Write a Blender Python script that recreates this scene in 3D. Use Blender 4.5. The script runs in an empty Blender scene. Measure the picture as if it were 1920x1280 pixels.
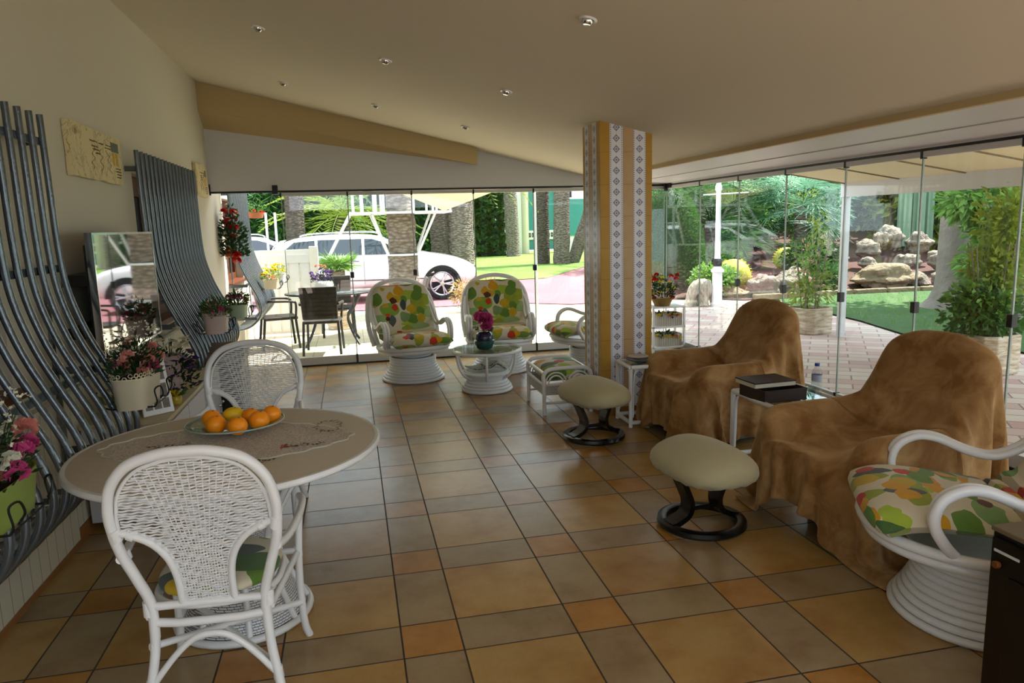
import bpy, math, random
import numpy as np
from mathutils import Vector, Matrix, Euler
PI=math.pi; rnd=random.Random(7)
sc=bpy.context.scene; COL=sc.collection
# ------------------------------------------------------------ mesh builder
class G:
    def __init__(s): s.v=[]; s.f=[]
    def add(s,v,f):
        o=len(s.v); s.v+= [tuple(p) for p in v]; s.f+=[tuple(i+o for i in q) for q in f]; return s
    def box(s,x0,x1,y0,y1,z0,z1):
        v=[(x,y,z) for z in (z0,z1) for y in (y0,y1) for x in (x0,x1)]
        return s.add(v,[(0,2,3,1),(4,5,7,6),(0,1,5,4),(2,6,7,3),(0,4,6,2),(1,3,7,5)])
    def hexa(s,b,t):   # two quads (bottom, top) counter-clockwise
        return s.add(list(b)+list(t),[(3,2,1,0),(4,5,6,7)]+[(i,(i+1)%4,4+(i+1)%4,4+i) for i in range(4)])
    def tube(s,pts,r,n=10,closed=False,cap=True,flat=1.0):
        P=[Vector(p) for p in pts]; m=len(P)
        R=r if isinstance(r,(list,tuple)) else [r]*m
        T=[]
        for i in range(m):
            a=P[(i-1)%m] if (closed or i>0) else P[i]; b=P[(i+1)%m] if (closed or i<m-1) else P[i]
            t=(b-a); T.append(t.normalized() if t.length>1e-9 else Vector((0,0,1)))
        u=T[0].orthogonal().normalized()
        if abs(T[0].z)<.9: u=(Vector((0,0,1))-T[0]*T[0].z).normalized()
        V=[]
        for i in range(m):
            u=(u-T[i]*u.dot(T[i])); u=u.normalized() if u.length>1e-6 else T[i].orthogonal().normalized()
            w=T[i].cross(u)
            for k in range(n):
                a=2*PI*k/n; V.append(P[i]+(u*math.cos(a)*flat+w*math.sin(a))*R[i])
        F=[]
        for i in range(m if closed else m-1):
            j=(i+1)%m
            for k in range(n):
                l=(k+1)%n; F.append((i*n+k,i*n+l,j*n+l,j*n+k))
        if not closed and cap:
            F.append(tuple(range(n-1,-1,-1))); F.append(tuple((m-1)*n+k for k in range(n)))
        return s.add(V,F)
    def ring(s,c,rx,ry,r,n=40,m=8):
        return s.tube([(c[0]+rx*math.cos(2*PI*i/n),c[1]+ry*math.sin(2*PI*i/n),c[2]) for i in range(n)],r,m,closed=True)
    def lathe(s,prof,n=32,c=(0,0,0),sx=1,sy=1,cap=False):
        V=[];F=[];m=len(prof);I=[]
        for (r,z) in prof:
            if r<1e-4: I.append([len(V)]*n); V.append((c[0],c[1],c[2]+z))
            else:
                I.append(list(range(len(V),len(V)+n)))
                for k in range(n): a=2*PI*k/n; V.append((c[0]+r*math.cos(a)*sx,c[1]+r*math.sin(a)*sy,c[2]+z))
        for i in range(m-1):
            for k in range(n):
                l=(k+1)%n; q=[I[i][k],I[i][l],I[i+1][l],I[i+1][k]]; q=[x for j,x in enumerate(q) if x not in q[:j]]
                if len(q)>2: F.append(tuple(q))
        if cap and prof[0][0]>1e-4: F.append(tuple(I[0][::-1]))
        if cap and prof[-1][0]>1e-4: F.append(tuple(I[-1]))
        return s.add(V,F)
    def ball(s,c,r,nu=16,nv=10,f=None):
        rx,ry,rz=(r,r,r) if not isinstance(r,(tuple,list)) else r
        V=[];F=[]
        for j in range(nv+1):
            t=PI*j/nv
            for i in range(nu):
                a=2*PI*i/nu; d=Vector((math.sin(t)*math.cos(a),math.sin(t)*math.sin(a),-math.cos(t)))
                k=f(d) if f else 1
                V.append((c[0]+d.x*rx*k,c[1]+d.y*ry*k,c[2]+d.z*rz*k))
        for j in range(nv):
            for i in range(nu):
                l=(i+1)%nu; F.append((j*nu+i,j*nu+l,(j+1)*nu+l,(j+1)*nu+i))
        return s.add(V,F)
    def leaf(s,c,d,L,W,up=None,bend=0.0):
        d=Vector(d).normalized(); u=Vector(up) if up else Vector((rnd.uniform(-1,1),rnd.uniform(-1,1),rnd.uniform(-1,1)))
        w=d.cross(u); w=w.normalized() if w.length>1e-6 else d.orthogonal().normalized(); n=w.cross(d)
        c=Vector(c); p=[c,c+d*L*.45+w*W*.5+n*bend*L*.3,c+d*L+n*-bend*L*.2,c+d*L*.45-w*W*.5+n*bend*L*.3]
        return s.add(p,[(0,1,2,3)])
    def strip(s,pts,ws,side):
        o=Vector(side); V=[]
        for p,w in zip(pts,ws): V+= [Vector(p)-o*w,Vector(p)+o*w]
        return s.add(V,[(2*i,2*i+1,2*i+3,2*i+2) for i in range(len(pts)-1)])
def spl(pts,k=6,closed=False):      # Catmull-Rom
    P=[Vector(p) for p in pts]; m=len(P); out=[]
    for i in range(m if closed else m-1):
        g=(lambda j:P[j%m]) if closed else (lambda j:P[max(0,min(m-1,j))])
        a,b,c,d=g(i-1),g(i),g(i+1),g(i+2)
        for q in range(k):
            t=q/k; out.append(.5*((2*b)+(c-a)*t+(2*a-5*b+4*c-d)*t*t+(3*b-a-3*c+d)*t**3))
    if not closed: out.append(P[-1])
    return out
def obj(name,g,m,parent=None,smooth=True,bevel=0,sub=0,kind=None,solid=0):
    me=bpy.data.meshes.new(name); me.from_pydata([tuple(v) for v in g.v],[],g.f); me.validate(); me.update()
    if m: me.materials.append(m)
    if smooth: me.polygons.foreach_set('use_smooth',[True]*len(me.polygons))
    o=bpy.data.objects.new(name,me); COL.objects.link(o)
    if parent: o.parent=parent
    if solid: mm=o.modifiers.new('s','SOLIDIFY'); mm.thickness=solid; mm.offset=0
    if bevel: mm=o.modifiers.new('b','BEVEL'); mm.width=bevel; mm.segments=2; mm.limit_method='ANGLE'
    if sub: mm=o.modifiers.new('u','SUBSURF'); mm.levels=sub; mm.render_levels=sub
    if smooth:
        try: me.set_sharp_from_angle(angle=math.radians(50))
        except Exception: pass
    if kind: o['kind']=kind
    return o
def multi(name,gs,m,parent,**k): return [obj(name,g,m,parent,**k) for g in gs]
def tag(o,label,cat,group=None,kind=None):
    o['label']=label; o['category']=cat
    if group: o['group']=group
    if kind: o['kind']=kind
    return o
def thing(name,label,cat,loc=(0,0,0),rz=0,group=None):
    o=bpy.data.objects.new(name,None); COL.objects.link(o); o.location=loc; o.rotation_euler=(0,0,rz); o.empty_display_size=.1
    return tag(o,label,cat,group)
def dup(root,loc,rz,label,group=None):
    def cp(o,par):
        c=o.copy(); COL.objects.link(c); c.parent=par
        for ch in [x for x in bpy.data.objects if x.parent==o]: cp(ch,c)
        return c
    kids=[x for x in bpy.data.objects if x.parent==root]
    r=root.copy(); COL.objects.link(r); r.location=loc; r.rotation_euler=(0,0,rz); r['label']=label
    if group: r['group']=group
    for k in kids: cp(k,r)
    return r
def struct(name,g,m,smooth=False,bevel=0): return obj(name,g,m,smooth=smooth,bevel=bevel,kind='structure')
# ------------------------------------------------------------ materials
def lin(c):
    if isinstance(c,str): c=[int(c[i:i+2],16)/255 for i in (0,2,4)]
    return tuple((x/12.92 if x<=.04045 else ((x+.055)/1.055)**2.4) for x in c)+(1,)
class N:
    def __init__(s,name):
        s.m=bpy.data.materials.new(name); s.m.use_nodes=True; s.t=s.m.node_tree; s.n=s.t.nodes; s.n.clear()
        s.out=s.n.new('ShaderNodeOutputMaterial'); s.b=s.n.new('ShaderNodeBsdfPrincipled'); s.l(s.b.outputs[0],s.out.inputs[0])
        s.tc=s.n.new('ShaderNodeTexCoord')
    def l(s,a,b): s.t.links.new(a,b)
    def set(s,inp,v):
        if hasattr(v,'is_linked') or hasattr(v,'links'): s.l(v,inp)
        else: inp.default_value=v
    def math(s,op,a,b=None,c=None,clamp=False):
        q=s.n.new('ShaderNodeMath'); q.operation=op; q.use_clamp=clamp
        s.set(q.inputs[0],a)
        if b is not None: s.set(q.inputs[1],b)
        if c is not None: s.set(q.inputs[2],c)
        return q.outputs[0]
    def mix(s,f,a,b,mode='MIX'):
        q=s.n.new('ShaderNodeMix'); q.data_type='RGBA'; q.blend_type=mode
        s.set(q.inputs[0],f); s.set(q.inputs[6],a); s.set(q.inputs[7],b); return q.outputs[2]
    def map(s,src=None,sc=(1,1,1),rot=(0,0,0),loc=(0,0,0)):
        q=s.n.new('ShaderNodeMapping'); s.l(src or s.tc.outputs['Object'],q.inputs[0]); q.inputs['Scale'].default_value=sc; q.inputs['Rotation'].default_value=rot; q.inputs['Location'].default_value=loc; return q.outputs[0]
    def noise(s,scale=5,det=3,vec=None,rough=.5,dist=0):
        q=s.n.new('ShaderNodeTexNoise'); s.l(vec or s.tc.outputs['Object'],q.inputs['Vector']); q.inputs['Scale'].default_value=scale; q.inputs['Detail'].default_value=det; q.inputs['Roughness'].default_value=rough; q.inputs['Distortion'].default_value=dist; return q.outputs[0]
    def vor(s,scale,vec=None,feat='F1',rand=1):
        q=s.n.new('ShaderNodeTexVoronoi'); q.feature=feat; s.l(vec or s.tc.outputs['Object'],q.inputs['Vector']); q.inputs['Scale'].default_value=scale; q.inputs['Randomness'].default_value=rand; return q
    def ramp(s,f,stops,mode='LINEAR'):
        q=s.n.new('ShaderNodeValToRGB'); s.l(f,q.inputs[0]); e=q.color_ramp; e.interpolation=mode
        while len(e.elements)<len(stops): e.elements.new(.5)
        for el,(p,c) in zip(e.elements,stops): el.position=p; el.color=lin(c) if isinstance(c,(str,tuple)) and (isinstance(c,str) or len(c)==3) else c
        return q.outputs[0]
    def bump(s,h,st=.3,d=.01):
        q=s.n.new('ShaderNodeBump'); q.inputs['Strength'].default_value=st; q.inputs['Distance'].default_value=d; s.l(h,q.inputs['Height']); s.l(q.outputs[0],s.b.inputs['Normal']); return s
    def base(s,c): s.set(s.b.inputs['Base Color'],lin(c) if isinstance(c,str) else c); return s
    def p(s,rough=.5,metal=0,spec=.5,coat=0,sheen=0,trans=0,ior=1.45,alpha=None):
        b=s.b.inputs; b['Roughness'].default_value=rough; b['Metallic'].default_value=metal; b['Specular IOR Level'].default_value=spec; b['Coat Weight'].default_value=coat; b['Sheen Weight'].default_value=sheen; b['Transmission Weight'].default_value=trans; b['IOR'].default_value=ior
        return s
    def sep(s,v):
        q=s.n.new('ShaderNodeSeparateXYZ'); s.l(v,q.inputs[0]); return q.outputs
def M1(name,col,rough=.5,metal=0,var=.12,vs=8,bs=0,bd=.005,bsc=60,spec=.5,coat=0,sheen=0,col2=None):
    n=N(name); c=lin(col)
    c2=lin(col2) if col2 else tuple(x*(1-var) for x in c[:3])+(1,)
    n.base(n.mix(n.noise(vs,4),c2,c)); n.p(rough,metal,spec,coat,sheen)
    if bs: n.bump(n.noise(bsc,4),bs,bd)
    if name.split('_')[0] in ('leaf','palm','petal') and 'bark' not in name:      # thin leaves let light through
        tr=n.n.new('ShaderNodeBsdfTranslucent'); n.l(n.b.inputs['Base Color'].links[0].from_socket,tr.inputs[0]); mx=n.n.new('ShaderNodeMixShader'); mx.inputs[0].default_value=.38
        n.l(n.b.outputs[0],mx.inputs[1]); n.l(tr.outputs[0],mx.inputs[2]); n.l(mx.outputs[0],n.out.inputs[0])
    return n.m
MT={}
MT['white_cane']=M1('white_cane','E9EAEC',.32,var=.08,vs=14,bs=.15,bsc=25,coat=.2)
MT['ceiling']=M1('ceiling_paint','D2CAB6',.9,var=.03,vs=1.5)
MT['wall']=M1('wall_paint','CFCABA',.9,var=.05,vs=1.2,bs=.1,bsc=40)
MT['panel']=M1('panel_grey','CFCED4',.35,var=.03,vs=.6)
MT['beam']=M1('beam_ochre','C2AC80',.7,var=.05,vs=2)
MT['track']=M1('track_black','15161A',.4,var=.2)
MT['alu']=M1('white_aluminium','C9C8C8',.4,var=.05)
MT['grille']=M1('grille_grey','6A747C',.2,metal=.6,var=.25,vs=9,bs=.35,bsc=70,coat=.5)
MT['wainscot']=None
MT['dark']=M1('dark_lacquer','1A120E',.25,var=.4,coat=.3)
MT['black']=M1('black_wood','0C0A0A',.3,var=.3)
MT['stool']=M1('stool_fabric','B4AC88',.9,var=.12,vs=6,bs=.25,bsc=45,bd=.008,sheen=.2)
MT['brown']=M1('window_wood','6E3A18',.45,var=.35,vs=6)
MT['darkglass']=M1('dark_pane','15130F',.08,var=.2)
MT['skirt']=M1('skirting_tile','9A6636',.4,var=.2,vs=6)
MT['leafy']=M1('leaf_green','4E7E36',.55,var=.45,vs=3,col2='2B5222')
MT['leaflight']=M1('leaf_light_green','86A84E',.55,vs=3,col2='4A7E34')
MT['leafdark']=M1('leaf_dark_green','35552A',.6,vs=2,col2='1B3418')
MT['leafyellow']=M1('leaf_yellow_green','A9B84A',.6,vs=2,col2='5F7A26')
MT['palm']=M1('palm_green','5E8A4C',.5,vs=2,col2='2F5F3A')
MT['bluegreen']=M1('palm_blue_green','7FA58A',.5,vs=2,col2='3E7A55')
MT['stem']=M1('stem_green','4A6B2E',.6)
MT['pink']=M1('petal_pink','E0559A',.6,var=.3,vs=40)
MT['peach']=M1('petal_peach','F0A498',.6,var=.2,vs=40)
MT['yellow']=M1('petal_yellow','F2D81C',.6,var=.2,vs=40)
MT['red']=M1('petal_red','D8271C',.6,var=.3,vs=40)
MT['white_p']=M1('petal_white','EDEEDC',.6,var=.15,vs=40)
MT['purple']=M1('petal_purple','4B2A78',.6,var=.4,vs=40)
MT['lilac']=M1('petal_lilac','A678C8',.6,var=.3,vs=40)
MT['cream_pot']=M1('cream_pot','D9D0B4',.45,var=.08)
MT['pink_pot']=M1('pale_pink_pot','C9B4AE',.45,var=.08)
MT['mint_pot']=M1('mint_pot','B9CDB0',.45,var=.08)
MT['green_pot']=M1('green_pot','8FA850',.4,var=.1)
MT['wire']=M1('black_wire','0A0A0A',.35)
MT['soil']=M1('soil','2E2018',.95,bs=.5,bsc=80)
MT['wood_slat']=M1('whitewashed_slats','C8C0B4',.7,var=.35,vs=20)
MT['carwhite']=M1('car_white','F1F3F5',.12,var=.01,coat=.8)
MT['carglass']=M1('car_glass','1B2A38',.05,var=.5,vs=2,coat=1)
MT['tyre']=M1('tyre_rubber','15161A',.8)
MT['rim']=M1('rim_alloy','BFC2C6',.25,metal=.9)
MT['chrome']=M1('chrome','D8D8DA',.12,metal=1)
MT['galv']=M1('galvanised_white','D6DCDF',.35,metal=.2,var=.1)
MT['rattan_dark']=None
MT['stone']=M1('white_stone','EDEBE4',.7,var=.1,vs=5)
MT['orange']=None
# orange peel
n=N('orange_peel'); n.base(n.mix(n.noise(6,3),lin('FF8A00'),lin('FFA41C'))); n.p(.38); n.bump(n.noise(260,2),.35,.002); MT['orange']=n.m
n=N('lemon_peel'); n.base(n.mix(n.noise(6,3),lin('E3B400'),lin('F5D02A'))); n.p(.38); n.bump(n.noise(220,2),.35,.002); MT['lemon']=n.m
# plaid floor tiles ---------------------------------------------------
def plaid():
    n=N('floor_tiles'); S=.68; K=.336
    o=n.sep(n.tc.outputs['Object']); g=.0035/S
    def ax(c):
        d=n.math('DIVIDE',c,S); f=n.math('FRACT',d); cell=n.math('FLOOR',d)
        nar=n.math('LESS_THAN',f,K)
        d1=n.math('MINIMUM',f,n.math('SUBTRACT',1.0,f)); d2=n.math('ABSOLUTE',n.math('SUBTRACT',f,K))
        return nar,n.math('MINIMUM',d1,d2),n.math('ADD',n.math('MULTIPLY',cell,2),nar)
    nx,dx,cx=ax(o[0]); ny,dy,cy=ax(o[1])
    d=n.math('MINIMUM',dx,dy); gr=n.math('LESS_THAN',d,g)
    mixed=n.math('ABSOLUTE',n.math('SUBTRACT',nx,ny)); both=n.math('MULTIPLY',nx,ny)
    cv=n.n.new('ShaderNodeCombineXYZ'); n.l(cx,cv.inputs[0]); n.l(cy,cv.inputs[1])
    wn=n.n.new('ShaderNodeTexWhiteNoise'); wn.noise_dimensions='2D'; n.l(cv.outputs[0],wn.inputs[0])
    off=n.n.new('ShaderNodeVectorMath'); off.operation='ADD'; n.l(n.tc.outputs['Object'],off.inputs[0]); sc_=n.n.new('ShaderNodeVectorMath'); sc_.operation='SCALE'; n.l(wn.outputs[1],sc_.inputs[0]); sc_.inputs['Scale'].default_value=9; n.l(sc_.outputs[0],off.inputs[1])
    nz=n.noise(3.2,4,off.outputs[0],.6); fine=n.noise(70,2)
    large=n.ramp(nz,[(.25,'A0743A'),(.5,'B48F54'),(.75,'BC9C62')])
    small=n.ramp(nz,[(.3,'A06C2C'),(.55,'B48240'),(.75,'BC9050')])
    grey=n.ramp(nz,[(.3,'907654'),(.55,'A28C68'),(.75,'A89472')])
    c=n.mix(both,large,small); c=n.mix(mixed,c,grey)
    c=n.mix(n.math('MULTIPLY',fine,.18),c,lin('5A4020'))
    v=n.math('ADD',n.math('MULTIPLY',wn.outputs[0],.14),.90); hv=n.n.new('ShaderNodeHueSaturation'); n.l(v,hv.inputs['Value']); n.l(c,hv.inputs['Color'])
    n.base(n.mix(gr,hv.outputs[0],lin('3A2C1C'))); n.p(.3,spec=.5)
    n.l(n.math('ADD',n.math('MULTIPLY',gr,.5),.27),n.b.inputs['Roughness'])
    n.bump(gr,-.35,.003)
    return n.m
MT['floor']=plaid()
def brick(name,c1,c2,mortar,w,h,rot=0,rough=.8,off=.5,ms=.01,bump=.4,var='808080'):
    n=N(name); q=n.n.new('ShaderNodeTexBrick'); n.l(n.map(rot=(0,0,rot)),q.inputs['Vector'])
    q.inputs['Color1'].default_value=lin(c1); q.inputs['Color2'].default_value=lin(c2); q.inputs['Mortar'].default_value=lin(mortar)
    q.inputs['Scale'].default_value=1; q.inputs['Mortar Size'].default_value=ms; q.inputs['Brick Width'].default_value=w; q.inputs['Row Height'].default_value=h; q.offset=off
    n.base(n.mix(n.math('MULTIPLY',n.noise(3,5),.35),q.outputs[0],lin(var))); n.p(rough); n.bump(q.outputs[1],-bump,.004); return n.m
MT['patio']=brick('patio_tiles','E2D3B4','D9C6A2','A89878',.33,.33,0,.6,0,.006)
MT['paver']=brick('pink_pavers','B4948E','CCC2B6','7C6A62',.42,.21,.62,.75,.5,.008,var='A88078')
MT['drive']=M1('red_driveway','96626A',.8,vs=.4,col2='7A464E',bs=.3,bsc=30)
MT['gravel']=M1('pale_gravel','D8CCB8',.95,vs=9,col2='9A8C74',bs=.8,bsc=90)
MT['lawn']=M1('lawn_green','56783C',.9,vs=1.4,col2='3E6A34',bs=1,bsc=220,bd=.03)
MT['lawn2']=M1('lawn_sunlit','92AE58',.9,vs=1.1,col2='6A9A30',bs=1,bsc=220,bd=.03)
MT['earth']=M1('red_earth','5C3A34',.95,vs=5,col2='3E2A26',bs=.8,bsc=60)
MT['rock']=M1('garden_rock','9A8E80',.9,vs=7,col2='544C42',bs=1,bsc=18,bd=.05)
MT['rockbrown']=M1('flat_brown_rock','8C7C62',.9,vs=3,col2='5A4E3C',bs=1,bsc=10,bd=.05)
def bark(name,a,b,sz=9,st=1):
    n=N(name); v=n.map(sc=(sz,sz,sz*2.2)); q=n.vor(1,v); nz=n.noise(14,5)
    n.base(n.mix(nz,n.ramp(q.outputs['Distance'],[(.1,a),(.75,b)]),lin(b),'MIX')); n.p(.9); n.bump(n.math('SUBTRACT',1.0,q.outputs['Distance']),st,.05); return n.m
MT['bark']=bark('trunk_bark','B0A498','5E544A')
MT['barkdark']=bark('trunk_bark_dark','7A6E62','3E342C')
MT['barksmooth']=M1('grey_bark','8C847A',.9,vs=3,col2='5E564E',bs=.7,bsc=12,bd=.03)
# wainscot planks
n=N('wainscot_planks'); o=n.sep(n.tc.outputs['Object']); f=n.math('FRACT',n.math('DIVIDE',o[1],.098)); gl=n.math('LESS_THAN',f,.05)
n.base(n.mix(gl,n.mix(n.noise(4,3),lin('CFC8B2'),lin('DAD4C0')),lin('8F866E'))); n.p(.5); n.bump(gl,-.5,.004); MT['wainscot']=n.m
# dark woven resin
n=N('dark_woven'); q=n.n.new('ShaderNodeTexBrick'); n.l(n.map(sc=(1,1,1)),q.inputs[0]); q.inputs['Scale'].default_value=1
q.inputs['Brick Width'].default_value=.03; q.inputs['Row Height'].default_value=.012; q.inputs['Mortar Size'].default_value=.002
q.inputs['Color1'].default_value=lin('2B2420'); q.inputs['Color2'].default_value=lin('3A3028'); q.inputs['Mortar'].default_value=lin('080606')
n.base(q.outputs[0]); n.p(.5); MT['rattan_dark']=n.m
# white woven wicker (for solid woven faces)
n=N('white_wicker'); o=n.sep(n.tc.outputs['Object'])
cv=n.n.new('ShaderNodeCombineXYZ'); n.l(n.math('ADD',o[0],o[1]),cv.inputs[0]); n.l(o[2],cv.inputs[1])
q=n.n.new('ShaderNodeTexBrick'); n.l(cv.outputs[0],q.inputs[0]); q.inputs['Scale'].default_value=1
q.inputs['Brick Width'].default_value=.024; q.inputs['Row Height'].default_value=.009; q.inputs['Mortar Size'].default_value=.0014; q.inputs['Mortar Smooth'].default_value=.4
q.inputs['Color1'].default_value=lin('E4E5E8'); q.inputs['Color2'].default_value=lin('D4D6DA'); q.inputs['Mortar'].default_value=lin('3C3E44')
n.base(q.outputs[0]); n.p(.45); n.bump(q.outputs[1],-.8,.004); MT['wicker']=n.m
# floral cushion fabric
def floral(name,sc=1.0,seed=0,cream='CFC6AC'):
    n=N(name)
    wob=n.n.new('ShaderNodeTexNoise'); n.l(n.tc.outputs['Object'],wob.inputs[0]); wob.inputs['Scale'].default_value=7; wob.inputs['Detail'].default_value=2
    wm=n.n.new('ShaderNodeVectorMath'); wm.operation='MULTIPLY_ADD'; n.l(wob.outputs[1],wm.inputs[0]); wm.inputs[1].default_value=(.05,.05,.05); n.l(n.tc.outputs['Object'],wm.inputs[2]); vec=wm.outputs[0]
    c=lin(cream)
    def layer(c,scale,st,rot,thr,lo,hi,stops,edge=None):
        v=n.map(vec,sc=st,rot=rot,loc=(seed*3.1+scale,seed*1.7,rot[0])); q=n.vor(scale*sc,v); q.distance='MINKOWSKI'; q.inputs['Exponent'].default_value=1.6; thr=thr*1.22
        s=n.sep(q.outputs['Color'])
        msk=n.math('MULTIPLY',n.math('LESS_THAN',q.outputs['Distance'],thr),n.math('MULTIPLY',n.math('GREATER_THAN',s[0],lo),n.math('LESS_THAN',s[0],hi)))
        col=n.ramp(s[1],stops,'CONSTANT'); nz=n.noise(26,3)
        col=n.mix(n.math('MULTIPLY',nz,.55),col,n.mix(.45,col,lin('203010')))
        return n.mix(msk,c,col)
    gr=[(0,'648A34'),(.25,'82A83C'),(.45,'4A6E38'),(.6,'7C9C66'),(.8,'98A430')]
    c=layer(c,5.0,(1.7,.42,1.5),(.2,.5,.6),.30,.45,1.1,[(0,'D99A1E'),(.6,'C89028')])
    c=layer(c,6.0,(1,.5,1.1),(0,.5,-.5),.36,.15,1.1,[(0,'9CB878'),(.4,'7FA860'),(.7,'A8C040')])
    c=layer(c,6.2,(1.25,.6,.8),(.6,.3,-.9),.38,.25,1.1,gr)
    c=layer(c,6.0,(.55,1.15,1.1),(.2,.9,.5),.36,.35,1.1,gr)
    c=layer(c,6.6,(.6,1.2,.8),(.1,.4,1.5),.31,.66,1.1,[(0,'3E4A4E'),(.5,'56605E')])
    c=layer(c,7.5,(1,1,1),(0,.3,.2),.36,.62,1.1,[(0,'D8A010'),(.5,'C8A81C')])
    c=layer(c,8,(1,1,1),(.4,.3,.2),.30,.70,1.1,[(0,'C8321A'),(.45,'D84A1A'),(.75,'5A2A1A')])
    n.base(c); n.p(.85,sheen=.15); n.bump(n.noise(180,2),.2,.002); return n.m
MT['floral']=floral('floral_fabric'); MT['floral2']=floral('floral_fabric_chair',.85,3)
# azulejo pillar
def pillar_mat():
    n=N('pillar_tiles'); g=n.n.new('ShaderNodeNewGeometry'); nn=n.sep(g.outputs['Normal']); o=n.sep(n.tc.outputs['Object'])
    side=n.math('GREATER_THAN',n.math('ABSOLUTE',nn[0]),.5)
    # u in 0..1 across face, object origin at pillar centre
    u=n.math('ADD',n.math('DIVIDE',n.math('ADD',n.math('MULTIPLY',o[1],side),n.math('MULTIPLY',o[0],n.math('SUBTRACT',1,side))),.44),.5)
    def band(a,b): return n.math('MULTIPLY',n.math('GREATER_THAN',u,a),n.math('LESS_THAN',u,b))
    t1=band(.185,.44); t2=band(.635,.875); mid=band(.44,.635); tl=n.math('ADD',t1,t2)
    uu=n.math('ADD',n.math('MULTIPLY',n.math('SUBTRACT',u,.3125),t1),n.math('MULTIPLY',n.math('SUBTRACT',u,.755),t2))
    uu=n.math('MULTIPLY',uu,.44)   # metres from strip centre
    P=.083
    vv=n.math('MULTIPLY',n.math('SUBTRACT',n.math('FRACT',n.math('DIVIDE',o[2],P)),.5),P)
    au=n.math('ABSOLUTE',uu); av=n.math('ABSOLUTE',vv); s=n.math('ADD',au,av)
    dia=n.math('MULTIPLY',n.math('LESS_THAN',s,.030),n.math('GREATER_THAN',s,.019))
    cen=n.math('LESS_THAN',s,.009)
    star=n.math('LESS_THAN',n.math('MULTIPLY',au,av),.00002); star=n.math('MULTIPLY',star,n.math('LESS_THAN',s,.036))
    # border row of small marks
    vb=n.math('ABSOLUTE',n.math('SUBTRACT',n.math('FRACT',n.math('DIVIDE',o[2],.0166)),.5))
    bord=n.math('MULTIPLY',n.math('MULTIPLY',n.math('GREATER_THAN',au,.043),n.math('LESS_THAN',au,.050)),n.math('LESS_THAN',vb,.26))
    blue=n.math('MAXIMUM',n.math('MAXIMUM',dia,cen),n.math('MAXIMUM',star,bord),clamp=True)
    white=n.mix(n.math('MULTIPLY',blue,.85),lin('E6E7F0'),lin('4C5C8C'))
    nz=n.noise(9,4)
    och=n.mix(nz,lin('AE8028'),lin('C09848')); bei=n.mix(nz,lin('B8946A'),lin('C9AC86'))
    c=n.mix(mid,och,bei); c=n.mix(tl,c,white)
    j=n.math('LESS_THAN',n.math('FRACT',n.math('DIVIDE',n.math('ADD',o[2],.07),.25)),.014)
    j=n.math('MULTIPLY',j,n.math('SUBTRACT',1,n.math('MULTIPLY',tl,.85)))
    ed=n.math('MAXIMUM',*[n.math('LESS_THAN',n.math('ABSOLUTE',n.math('SUBTRACT',u,e)),.004) for e in (.185,.44)])
    ed=n.math('MAXIMUM',ed,n.math('MAXIMUM',*[n.math('LESS_THAN',n.math('ABSOLUTE',n.math('SUBTRACT',u,e)),.004) for e in (.635,.875)]))
    c=n.mix(n.math('MULTIPLY',n.math('MAXIMUM',j,ed),.6),c,lin('6A5030')); n.base(c); n.p(.25); return n.m
MT['pillar']=pillar_mat()
# clear sheet glass
def glass(name,tint=(.96,.985,.975),refl=1.0):
    n=N(name); n.n.remove(n.b); tr=n.n.new('ShaderNodeBsdfTransparent'); tr.inputs[0].default_value=tint+(1,)
    gl=n.n.new('ShaderNodeBsdfGlossy'); gl.inputs['Roughness'].default_value=.0; fr=n.n.new('ShaderNodeLayerWeight'); fr.inputs[0].default_value=.5
    sch=n.math('ADD',.035,n.math('MULTIPLY',.6,n.math('POWER',fr.outputs['Facing'],5.0)))
    mx=n.n.new('ShaderNodeMixShader'); n.l(n.math('MULTIPLY',sch,refl),mx.inputs[0]); n.l(tr.outputs[0],mx.inputs[1]); n.l(gl.outputs[0],mx.inputs[2]); n.l(mx.outputs[0],n.out.inputs[0]); return n.m
MT['glass']=glass('sheet_glass'); MT['tableglass']=glass('table_glass',(.80,.88,.85),1.6); MT['plasticclear']=glass('clear_plastic',(.85,.88,.9),1.3)
MT['edge']=M1('glass_edge','A9B8B4',.2,var=.1)
# velvet throw
n=N('brown_velvet'); nz=n.noise(5,4,rough=.6,dist=.6); lw=n.n.new('ShaderNodeLayerWeight'); lw.inputs[0].default_value=.4
n.base(n.mix(n.ramp(nz,[(.38,(0,0,0)),(.68,(1,1,1))]),lin('80592E'),lin('B08C5E'))); n.p(.75,sheen=.6,spec=.2); n.b.inputs['Sheen Roughness'].default_value=.35; n.b.inputs['Sheen Tint'].default_value=lin('E8C898'); n.bump(n.noise(160,3),.35,.004); MT['velvet']=n.m
# lace
n=N('lace'); q=n.vor(110); tr=n.n.new('ShaderNodeBsdfTransparent'); mx=n.n.new('ShaderNodeMixShader')
n.base(n.mix(n.noise(30,3),lin('DAD0CC'),lin('ECE4E0'))); n.p(.9); n.l(n.math('GREATER_THAN',q.outputs['Distance'],.50),mx.inputs[0])
mx.inputs[0].default_value=0; n.l(n.b.outputs[0],mx.inputs[1]); n.l(tr.outputs[0],mx.inputs[2]); n.l(mx.outputs[0],n.out.inputs[0]); MT['lace']=n.m
MT['tabletop']=M1('table_top_grey','C9C0B0',.5,var=.06,vs=12)
# travertine planter
n=N('stone_planter'); nz=n.noise(5,5,n.map(sc=(1,1,5)),.65); n.base(n.ramp(nz,[(.3,'7A6A58'),(.5,'B8A68C'),(.7,'D8CCB8')])); n.p(.85); n.bump(nz,.9,.03); MT['planter']=n.m
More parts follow.
